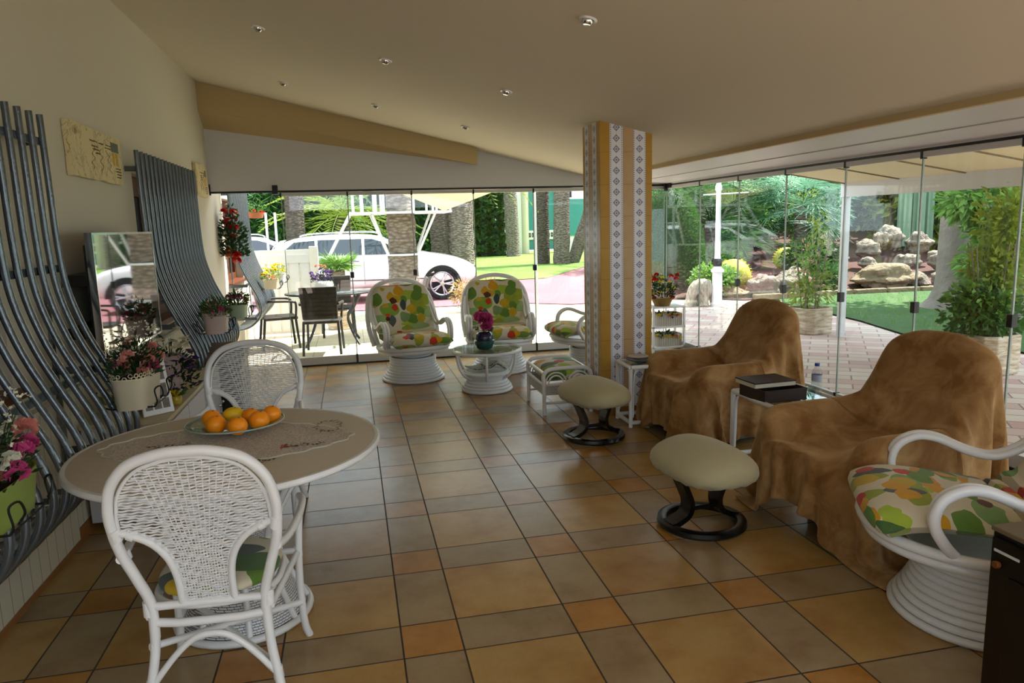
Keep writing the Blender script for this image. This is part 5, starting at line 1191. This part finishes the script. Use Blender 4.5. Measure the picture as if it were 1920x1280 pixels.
# ============================================================ car
def car(label,loc,rz,full=True):
    t=thing('car',label,'car',loc,rz); L=4.75; W=.94
    # cross sections along x (front at +x) : list of (x, [ (y,z)... half profile bottom->top ])
    top=[(-2.36,.62,.95,1.02),(-2.30,.40,1.08,1.16),(-2.1,.33,1.18,1.30),(-1.85,.32,1.10,1.56),(-1.5,.31,1.08,1.665),(-.9,.30,1.06,1.71),(-.2,.30,1.04,1.705),(.25,.30,1.03,1.64),(.65,.30,1.02,1.44),(1.05,.30,1.01,1.16),(1.35,.30,.99,1.05),(1.8,.31,.95,.98),(2.15,.33,.84,.87),(2.32,.40,.70,.74),(2.38,.50,.60,.66)]
    ZZ=lambda z: z if z<1.0 else 1.0+(z-1.0)*.74
    V=[];F=[]; K=11
    for (x,zb_,zw,zt) in top:
        zw,zt=ZZ(zw),ZZ(zt)
        wf=1-.16*max(0,(abs(x)-1.5)/.9)**2; w=W*wf; cab=max(0,zt-zw); wt=w*(.74 if cab>.25 else .80+.0*cab); prof=[(0,zb_),(w*.8,zb_),(w*.97,zb_+.10),(w,zb_+.30 if zw-zb_>.35 else (zb_+zw)/2),(w*.985,zw-.06),(w*.955,zw),(w*.955-(w*.955-wt)*.5,zw+cab*.5),(wt,zw+cab*.86),(wt*.85,zw+cab*.96),(wt*.45,zt-.0),(0,zt+.005)]
        V+= [(x,-y,z) for y,z in prof]+[(x,y,z) for y,z in prof[::-1][1:-1]]
    n_=2*K-2
    for i in range(len(top)-1):
        for k in range(n_): l=(k+1)%n_; F.append((i*n_+k,i*n_+l,(i+1)*n_+l,(i+1)*n_+k))
    F.append(tuple(range(n_))[::-1]); m=(len(top)-1)*n_; F.append(tuple(m+k for k in range(n_)))
    b=G().add(V,F); body=obj('body',b,MT['carwhite'],t,sub=1)
    # glass, side
    for s in (-1,1):
        y0,y1=s*(W*.955+.006),s*(W*.80+.004)
        def gp(a,h=.0): return a
        def pan(pts,name='side_window'):
            g=G(); q=[]
            for x,f in pts: z=1.055+(1.43-1.055)*f; yy_=s*(.905-.155*f); q.append((x,yy_,z))
            g.add(q+[(x,y-s*.02,z) for x,y,z in q],[tuple(range(len(q))),tuple(range(2*len(q)-1,len(q)-1,-1))]+[(i,(i+1)%len(q),len(q)+(i+1)%len(q),len(q)+i) for i in range(len(q))]); obj(name,g,MT['carglass'],t,smooth=False)
        pan([(-.12,.03),(.70,.03),(.55,.38),(.28,.75),(.05,.93),(-.12,.95)]); pan([(-1.12,.05),(-.18,.03),(-.18,.95),(-1.12,.95)]); pan([(-1.95,.14),(-1.18,.06),(-1.18,.93),(-1.62,.86)])
        obj('door_trim',G().tube([(-.15,s*.945,1.02),(-.15,s*.955,.42)],.005,4).tube([(-1.15,s*.945,1.02),(-1.12,s*.955,.46)],.005,4).tube([(.82,s*.94,1.0),(.86,s*.955,.44)],.005,4).tube([(-1.9,s*.93,.52),(1.2,s*.955,.50)],.012,5),MT['tyre'],t)
        for x in (-.35,-1.3): obj('door_handle',G().tube([(x-.1,s*.958,.93),(x+.1,s*.958,.93)],.014,6),MT['chrome'],t)
        obj('side_mirror',G().ball((.62,s*1.03,1.13),(.07,.10,.075),14,10),MT['carwhite'],t)
        obj('headlight',G().ball((2.2,s*.66,.72),(.14,.14,.065),14,8),MT['rim'],t)
        obj('fog_vent',G().box(2.25,2.36,s*.62-.07,s*.62+.07,.43,.52),MT['tyre'],t,smooth=False)
        for x in (-1.42,1.55):
            obj('wheel_arch',G().add(*arch(x,s)),MT['tyre'],t,smooth=False)
            w=obj('wheel',G().lathe([(.0,-.1),(.27,-.1),(.345,-.10),(.365,-.07),(.365,.07),(.345,.10),(.27,.10),(.255,.05),(0,.05)],40),MT['tyre'],t); w.rotation_euler=(s*-PI/2,0,0); w.location=(x,s*.83,.365)
            g=G(); g.lathe([(.235,.085),(.26,.105),(.272,.10),(.255,.06)],40); g.lathe([(0,.10),(.05,.105),(.06,.09),(0,.08)],16)
            for k in range(5):
                a=2*PI*k/5
                for da in (-.13,.13): g.tube([(.05*math.cos(a),.05*math.sin(a),.093),(.245*math.cos(a+da),.245*math.sin(a+da),.098)],.018,6)
            obj('rim',g,MT['rim'],w)
    g=G().add([(1.13,-.70,1.085),(1.13,.70,1.085),(.33,.60,1.455),(.33,-.60,1.455)],[(0,1,2,3)]); g.v=[(x+.02,y,z+.025) for x,y,z in g.v]; obj('windscreen',g,MT['carglass'],t,solid=.01,smooth=False)
    g=G().add([(-2.22,-.66,1.14),(-2.22,.66,1.14),(-1.9,.58,1.40),(-1.9,-.58,1.40)],[(3,2,1,0)]); g.v=[(x-.03,y,z+.02) for x,y,z in g.v]; obj('rear_window',g,MT['carglass'],t,solid=.01,smooth=False)
    obj('roof_rail',G().tube(spl([(-1.5,-.66,1.50),(-1.2,-.67,1.55),(0,-.67,1.56),(.25,-.65,1.48)],5),.014,6).tube(spl([(-1.5,.66,1.50),(-1.2,.67,1.55),(0,.67,1.56),(.25,.65,1.48)],5),.014,6),MT['chrome'],t)
    g=G().box(2.33,2.40,-.4,.4,.56,.72); obj('grille',g,MT['tyre'],t,smooth=False)
    return t
def arch(x,s):
    V=[];F=[];K=18
    for i in range(K+1):
        a=PI*i/K; 
        for r,y in ((.43,s*.955),(.36,s*.955),(.36,s*.80),(.43,s*.80)): V.append((x+r*math.cos(a),y,.35+r*math.sin(a)))
    for i in range(K):
        for k in range(4): l=(k+1)%4; F.append((4*i+k,4*i+l,4*i+4+l,4*i+4+k))
    return V,F
car('white off road car parked past the far glass, front wheel beside the floral chair',(.34,14.75,-.05),math.radians(-2))
car('second white car behind the palm trunk, only its windscreen and left roof visible',(-2.6,18.4,-.05),math.radians(6))
# ============================================================ right garden
t=thing('topiary','large clipped cone shaped green shrub beyond the terrace corner','topiary',(6.75,12.6,-.04))
obj('core',G().lathe([(0,.25),(.55,.3),(.72,.8),(.62,1.5),(.40,2.1),(.15,2.28),(0,2.3)],24),MT['leafdark'],t); trunk(t,[(0,0,0),(0,0,.3)],(.08,.08),'barkdark')
g=G()
for i in range(8000):
    z=rnd.uniform(.2,2.36); f=(z-.2)/2.16; r=.80*(1-f**2.6)**.5*(.9+.1*min(1,f*6)); a=rnd.uniform(0,2*PI); g.leaf((r*math.cos(a),r*math.sin(a),z),(math.cos(a),math.sin(a),rnd.uniform(-.4,1)),.055,.035,None,.3)
obj('clipped_leaves',g,MT['leafy'],t,smooth=False)
t=thing('lamp_post','white fluted garden lamp post at the terrace edge','lamp post',(6.50,9.85,-.02))
obj('pole',G().lathe([(0,0),(.12,0),(.125,.05),(.095,.08),(.09,.62),(.12,.64),(.115,.68),(.07,.72),(.052,.95),(.045,2.1),(.065,2.13),(.06,2.2),(.045,2.22),(.04,2.6),(0,2.62)],20),MT['white_cane'],t)
obj('cross_arm',G().tube([(-.3,0,2.04),(.6,0,2.07)],.012,6),MT['white_cane'],t)
obj('dark_collar',G().lathe([(.075,.74),(.082,.76),(.082,.86),(.075,.88)],16),MT['track'],t)
obj('globe',G().ball((0,0,2.75),.16,16,12),MT['stone'],t)
# driftwood stump
t=thing('driftwood_stump','bleached root stump standing on the terrace in front of the clipped shrub','stump',(6.25,9.95,-.02))
n=N('bleached_wood'); nz=n.noise(7,5,n.map(sc=(4,4,1)),.7); n.base(n.ramp(nz,[(.3,'6A5E50'),(.5,'B8AC9A'),(.7,'DCD4C6')])); n.p(.9); n.bump(nz,1,.04)
g=G()
for (a,b,c) in (((-.28,0,0),(-.2,0,.25),(-.05,0,.42)),((.30,.05,0),(.2,.02,.22),(.05,0,.40)),((.0,-.08,0),(.02,-.04,.2),(0,0,.42)),((-.1,.12,0),(-.05,.1,.25),(0,.02,.42))): g.tube(spl([a,b,c],6),[.10,.09,.09,.08,.08,.09,.10,.11,.12,.12,.12,.12,.10],10)
obj('root_legs',g,n.m,t); obj('stump_top',G().ball((0,0,.42),(.17,.13,.09),18,12,lambda d:1+.15*math.sin(d.x*9)*math.cos(d.y*7)),n.m,t)
# rocks
def rock(label,loc,r,mat='rock',grp=None,seed=0):
    rr=random.Random(seed); ph=[rr.uniform(0,6) for _ in range(6)]
    o=obj('rock',G().ball((0,0,0),r,34,22,lambda d:1+.16*math.sin(4*d.x+ph[0])+.13*math.sin(5*d.y+ph[1])+.10*math.sin(7*d.z+ph[2])+.09*math.sin(11*d.x+ph[3])*math.sin(9*d.y+ph[4])+.06*math.sin(17*d.y+ph[5])*math.sin(15*d.z+ph[1])),MT[mat]); o.location=loc; tag(o,label,'rock',grp); return o
rl_=[((8.05,10.85,.18),(0.34,0.25,0.25),'rock','craggy grey rock left of the red bank, behind the draped recliner'),((8.95,11.2,.2),(0.35,0.27,0.30),'rock','pitted pale rock in the middle of the bed edge'),
((11.15,11.2,.22),(.80,.42,.26),'rockbrown','long sloping brown slab rock at the lawn edge'),((12.05,11.2,.10),(0.24,0.21,0.17),'rock','pale boulder right of the brown slab rock'),
((12.75,11.1,.12),(0.30,0.25,0.20),'rock','rounded boulder by the big tree trunk'),((12.6,12.2,.48),(0.25,0.21,0.17),'rock','pale rock midway up the red bank'),
((12.1,12.9,.75),(0.34,0.27,0.22),'rock','grey rock on the bank left of the column cactus'),((12.9,13.2,1.0),(0.35,0.29,0.25),'rock','big crest rock left below the column cactus'),((13.6,13.0,.85),(0.32,0.25,0.22),'rock','crest rock right below the column cactus'),
((13.3,12.0,.45),(0.22,0.20,0.17),'rock','white rock low on the bank near the trunk'),((7.5,10.9,.05),(.28,.22,.13),'rockbrown','low brown stone beside the lamp post'),((11.2,12.9,.62),(0.29,0.22,0.17),'rock','small grey rock far up the bank on the left'),((7.0,11.4,.04),(.33,.25,.14),'rockbrown','flat stone beneath the clipped cone shrub'),
((12.45,12.95,.98),(0.18,0.17,0.17),'rock','jagged small stone on top between the crest rocks'),((13.6,12.3,.55),(0.25,0.21,0.18),'rock','grey stone behind the white rock near the trunk'),((11.7,12.4,.45),(0.20,0.17,0.13),'rock','little grey stone above the middle of the brown slab'),((9.5,11.5,.2),(0.20,0.17,0.17),'rock','small pale rock right of the pitted rock')]
for i,(l,r,m_,lab) in enumerate(rl_): rock(lab,l,r,m_,'rocks of the garden bank',i+1)
g=G()
for k in range(16):
    x=7.6+.75*k; g.box(x,x+.72,10.38+.03*math.sin(k)-.012*k*k*.3,10.50+.03*math.sin(k)-.012*k*k*.3,-.02,.09)
tag(obj('stone_edging',g,MT['rockbrown'],smooth=False,bevel=.02),'low row of flat stones edging the planting bed behind the lawn','edging')
# barrel cacti
def barrel(label,loc,r):
    t=thing('barrel_cactus',label,'cactus',loc,0,'golden barrel cacti'); 
    MT.setdefault('cactus_gold',M1('cactus_gold','C8B84A',.7,vs=30,col2='6A8A3A'))
    obj('ribbed_body',G().lathe([(r*math.sin(a)*1.0,r*(1-math.cos(a))) for a in [PI*i/14 for i in range(15)]],48),MT['cactus_gold'],t)
    g=G()
    for k in range(22):
        a=2*PI*k/22
        for j in range(2,13):
            b=PI*j/14; p=(r*math.sin(b)*math.cos(a),r*math.sin(b)*math.sin(a),r*(1-math.cos(b)))
            for q in range(2): g.leaf(p,(math.cos(a)+rnd.uniform(-.6,.6),math.sin(a)+rnd.uniform(-.6,.6),rnd.uniform(-.5,.8)),r*.16,r*.03)
    obj('spines',g,MT['yellow'],t,smooth=False)['kind']='stuff'
barrel('golden barrel cactus in front of the bank, right of the bright green bush',(7.75,11.5,.02),.36)
barrel('golden barrel cactus higher on the bank under the palms',(9.75,12.7,.35),.27)
# shrubs
def bush(label,loc,R,n,L,W,mat,name='bush',cat='bush',grp=None,shell=.35,tr=.04):
    t=thing(name,label,cat,loc,0,grp); crown(t,(0,0,R[2]),R,n,L,W,mat,shell); trunk(t,[(0,0,-.05),(.02,0,R[2]*.5),(0,.02,R[2]*1.1)],(tr,tr*.6),'barkdark',8,'stem'); return t
bush('bright green leafy bush beside the lamp post base',(7.15,11.2,0),(.52,.40,.34),1500,.10,.07,'leaflight')
bush('mixed green bush behind the bright green bush',(7.9,12.5,.1),(.7,.5,.45),1200,.12,.05,'leafy')
bush('dark green bush right of the pitted pale rock',(9.9,11.9,.3),(.75,.5,.42),1600,.12,.05,'leafdark')
bush('low spreading green shrub at the left end of the brown slab rock',(9.9,11.3,.0),(.35,.3,.3),800,.10,.05,'leafy')
bush('round mid green bush on the left part of the red bank',(9.0,14.6,.3),(.9,.6,.7),1800,.16,.06,'leafy')
bush('broad bright green bush behind the second fan palm',(10.6,16.4,.7),(1.1,.7,.9),2200,.18,.07,'leaflight')
bush('wide dark bush at the top of the red bank behind the crest rocks',(13.0,16.0,1.0),(1.3,.8,.9),2400,.18,.06,'leafdark')
bush('yellowish open shrub left of the column cactus',(11.9,15.2,.8),(.6,.5,.8),900,.13,.05,'leafyellow')
bush('olive green bush right of the column cactus behind the big trunk',(16.6,14.4,.9),(1.1,.8,.9),2000,.18,.06,'leafy')
bush('blue green shrub on the bank between the two tall trees',(12.0,14.6,.95),(.75,.6,.6),1800,.14,.03,'bluegreen')
# cycads and fan palms
def cycad(label,loc,n,L,mat,h=.3,ll=.3,up=(.15,1.3),droop=.45):
    t=thing('cycad',label,'cycad',loc); trunk(t,[(0,0,-.05),(0,0,h*.5),(0,0,h)],(.18,.15),'barkdark')
    g=G()
    for i in range(n): a=2*PI*i/n*2.4+rnd.uniform(-.2,.2); e=rnd.uniform(*up); frond(g,(0,0,h),(math.cos(a),math.sin(a),e),L*rnd.uniform(.8,1.1),droop,24,ll,.022)
    obj('fronds',g,MT[mat],t,smooth=False)
cycad('dark green cycad with arching fronds just right of the lamp post',(8.2,13.4,.3),34,1.9,'leafdark',1.1,.34,(.0,1.4),.4)
cycad('bright green fern like cycad below the fan palm, behind the barrel cacti',(9.0,13.9,.4),34,1.5,'leafy',.45,.3,(.1,1.3),.5)
cycad('dark cycad clump behind the clipped cone shrub',(8.3,15.5,.5),26,2.1,'leafy',1.2,.36,(.0,1.2),.35)
def fanpalm(label,loc,h,n,rad,stalk,mat='bluegreen',lean=0):
    t=thing('fan_palm',label,'palm tree',loc); trunk(t,[(0,0,-.05),(lean*.5,0,h*.5),(lean,0,h)],(.20,.16),'bark',rough=.08); g=G()
    for i in range(n):
        a=rnd.uniform(0,2*PI); e=rnd.uniform(-.7,1.3); fan(g,(lean,0,h),(math.cos(a),math.sin(a),e),stalk*rnd.uniform(.8,1.1),rad*rnd.uniform(.85,1.1),22,.035)
    obj('fan_leaves',g,MT[mat],t,smooth=False)
fanpalm('blue green fan palm with a wide spiky crown, centre of the right garden',(11.2,14.3,.7),1.15,44,.80,.85)
fanpalm('farther fan palm whose crown fills the sky left of the garden centre',(11.6,17.5,.9),1.9,34,1.0,.9)
fanpalm('low fan palm on a short trunk just behind the cactus bank',(10.0,15.6,.6),1.4,34,.8,.8,'palm')
# column cactus
t=thing('column_cactus','tall pale green ribbed column cactus on top of the rocky bank','cactus',(13.9,13.9,.75)); MT['cact']=M1('cactus_green','7C9A80',.6,var=.25,vs=6)
for (x,y,h,r) in ((0,0,2.3,.14),(.36,-.05,2.4,.14),(.80,.1,1.9,.12),(1.12,-.15,1.3,.11)):
    g=G();V=[];F=[];K=40;Z=[0,.1,h*.5,h-.25,h-.1,h-.02,h]; RR=[.9,1,1,1,.85,.5,.05]
    for z,q in zip(Z,RR):
        for k in range(K): a=2*PI*k/K; rr=r*q*(1+.16*math.cos(a*8)); V.append((x+rr*math.cos(a),y+rr*math.sin(a),z))
    for i in range(len(Z)-1):
        for k in range(K): l=(k+1)%K; F.append((i*K+k,i*K+l,(i+1)*K+l,(i+1)*K+k))
    g.add(V,F); obj('ribbed_stem',g,MT['cact'],t)
# big tree on the right lawn
t=thing('broad_trunk_tree','big grey trunked tree on the right lawn, flaring at its roots','tree',(9.85,7.9,-.02))
trunk(t,[(0,0,-.05),(-.02,0,.12),(-.05,0,.5),(-.05,0,1.6),(0,0,3.2),(.2,-.4,5.4)],(.30,.18),'barksmooth',24)
obj('root_flare',G().lathe([(.62,-.03),(.50,.04),(.38,.16),(.31,.34),(.28,.6),(.27,.9)],28),MT['barksmooth'],t); crown(t,(.2,-.9,6.3),(4.0,4.0,1.9),7000,.34,.18,'leafy',.3); obj('foliage_core',G().ball((.2,-.9,6.3),(3.5,3.5,1.4),20,12,lambda d:1+.14*math.sin(5*d.x+3*d.y)),MT['leafdark'],t)  # crown out of view; enlarged, with an added solid core, to shade the terrace
t=thing('leafy_tree','bright green leafy tree hanging over the right side of the garden, nearest the glass','tree',(9.35,6.2,-.02))
trunk(t,[(0,0,-.05),(.05,0,.8),(0,.1,2.2)],(.07,.04),'barksmooth',10); 
for c,R in (((-.55,.2,1.75),(.6,.5,.30)),((-.1,.1,1.35),(.6,.6,.55)),((.5,0,1.95),(.9,.8,.5)),((-.3,.2,.85),(.42,.45,.30))): crown(t,c,R,1500,.16,.07,'leaflight',.25,'leaf_cluster',.4)
g=G()
for q in range(12):
    a=rnd.uniform(0,2*PI); g.tube(spl([(0,0,.8+.1*q),(.5*math.cos(a),.4*math.sin(a),1.2+.08*q),(1.0*math.cos(a),.7*math.sin(a),1.3+.08*q)],4),.012,5)
obj('branches',g,MT['barksmooth'],t)
# planters
def planter(label,loc,rz,wd,h,parts_):
    t=thing('stone_planter',label,'planter',loc,rz,'travertine planters on the terrace'); w=wd/2
    g=G(); c=.32*w
    def o_(s,z): return [(-w*s+c*s,-w*s,z),(w*s-c*s,-w*s,z),(w*s,-w*s+c*s,z),(w*s,w*s-c*s,z),(w*s-c*s,w*s,z),(-w*s+c*s,w*s,z),(-w*s,w*s-c*s,z),(-w*s,-w*s+c*s,z)]
    V=o_(.96,0)+o_(1,.03)+o_(1,h)+o_(.86,h)+o_(.84,h-.06); F=[(7,6,5,4,3,2,1,0)]+[(8*j+k,8*j+(k+1)%8,8*j+8+(k+1)%8,8*j+8+k) for j in range(4) for k in range(8)]+[tuple(32+k for k in range(8))]
    g.add(V,F); obj('stone_box',g,MT['planter'],t,smooth=False,bevel=.01)
    obj('soil',G().lathe([(0,h-.05),(w*.85,h-.05),(w*.85,h-.04),(0,h-.03)],16),MT['soil'],t)
    for (c,R,n,L,W,m_) in parts_: crown(t,c,R,n,L,W,m_,.1)
    g=G()
    for k in range(9):
        a=rnd.uniform(0,6.28); g.tube(spl([(.1*math.cos(a),.1*math.sin(a),h-.05),(.15*math.cos(a),.15*math.sin(a),h+.4),(.25*math.cos(a),.2*math.sin(a),h+.9)],4),.007,5)
    obj('stems',g,MT['barksmooth'],t)
planter('octagonal travertine planter with reddish green shrub at the far terrace edge, by the awning post',(6.10,6.45,-.02),.25,.50,.36,
  [((0,0,.62),(.34,.3,.32),420,.08,.035,'leafyellow'),((.05,0,1.0),(.28,.25,.35),260,.08,.035,'leaflight'),((.1,0,1.45),(.14,.14,.3),110,.07,.03,'leafyellow'),((.1,.1,.9),(.25,.2,.5),90,.07,.03,'peach')])
planter('travertine planter with dense bright shrub nearer the viewer, behind the nearer recliner',(6.10,3.55,-.02),.2,.52,.40,
  [((-.05,0,.60),(.40,.36,.26),1300,.085,.05,'leafy'),((.12,0,.98),(.30,.3,.40),900,.085,.045,'leafyellow'),((-.1,0,.75),(.28,.28,.22),500,.085,.05,'leaflight'),((.25,0,1.5),(.30,.28,.5),900,.085,.045,'leafyellow')])
# backdrop trees of the right garden
BT=[(14.5,27,5.5,2.8,'leafy','pale green tree far behind the clipped cone shrub'),(11.5,21,5.2,3.0,'leafdark','dark tree behind the lamp post and cycads'),(14.5,20,4.8,3.0,'leafy','green tree behind the farther fan palm'),
(17.5,18.5,4.6,3.0,'leafyellow','yellow green tree right of the fan palms'),(19.5,15.5,4.6,3.0,'leafdark','dark tree behind the column cactus'),(22,12.5,4.6,3.2,'leafdark','dark tree behind the big grey trunk'),(22,8,4.4,3.2,'leafy','green tree at the right edge of the lawn'),(24,3,4.4,3.4,'leafdark','dark tree beyond the leafy tree, far right'),(15.5,15.2,4.2,1.6,'leafyellow','slender golden leaved tree above the rocky bank')]
for x,y,h,r,m_,lab in BT:
    t=thing('background_tree',lab,'tree',(x,y,0),0,'trees beyond the garden'); trunk(t,[(0,0,-.1),(.1,0,h*.4),(0,0,h*.75)],(.16,.1),'barkdark',8)
    crown(t,(0,0,h*.62),(r,r*.8,h*.60),5200,.30,.16,m_,.25,'foliage'); 
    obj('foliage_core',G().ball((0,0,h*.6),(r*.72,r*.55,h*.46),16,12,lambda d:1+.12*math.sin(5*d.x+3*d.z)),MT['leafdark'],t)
# ============================================================ light
w=bpy.data.worlds.new('world'); sc.world=w; w.use_nodes=True; nt=w.node_tree; nt.nodes.clear()
bg=nt.nodes.new('ShaderNodeBackground'); ou=nt.nodes.new('ShaderNodeOutputWorld'); bg.inputs[0].default_value=(.80,.90,1,1); bg.inputs[1].default_value=SKY; nt.links.new(bg.outputs[0],ou.inputs[0])
s=bpy.data.lights.new('sun','SUN'); s.energy=SUN; s.angle=.009; s.color=(1,.95,.86); so=bpy.data.objects.new('sun',s); COL.objects.link(so)
d=Vector(SUNDIR).normalized(); so.rotation_euler=d.to_track_quat('Z','Y').to_euler()
sc.view_settings.view_transform='Standard'; sc.view_settings.look='None'; sc.view_settings.exposure=EXPO; sc.view_settings.gamma=1
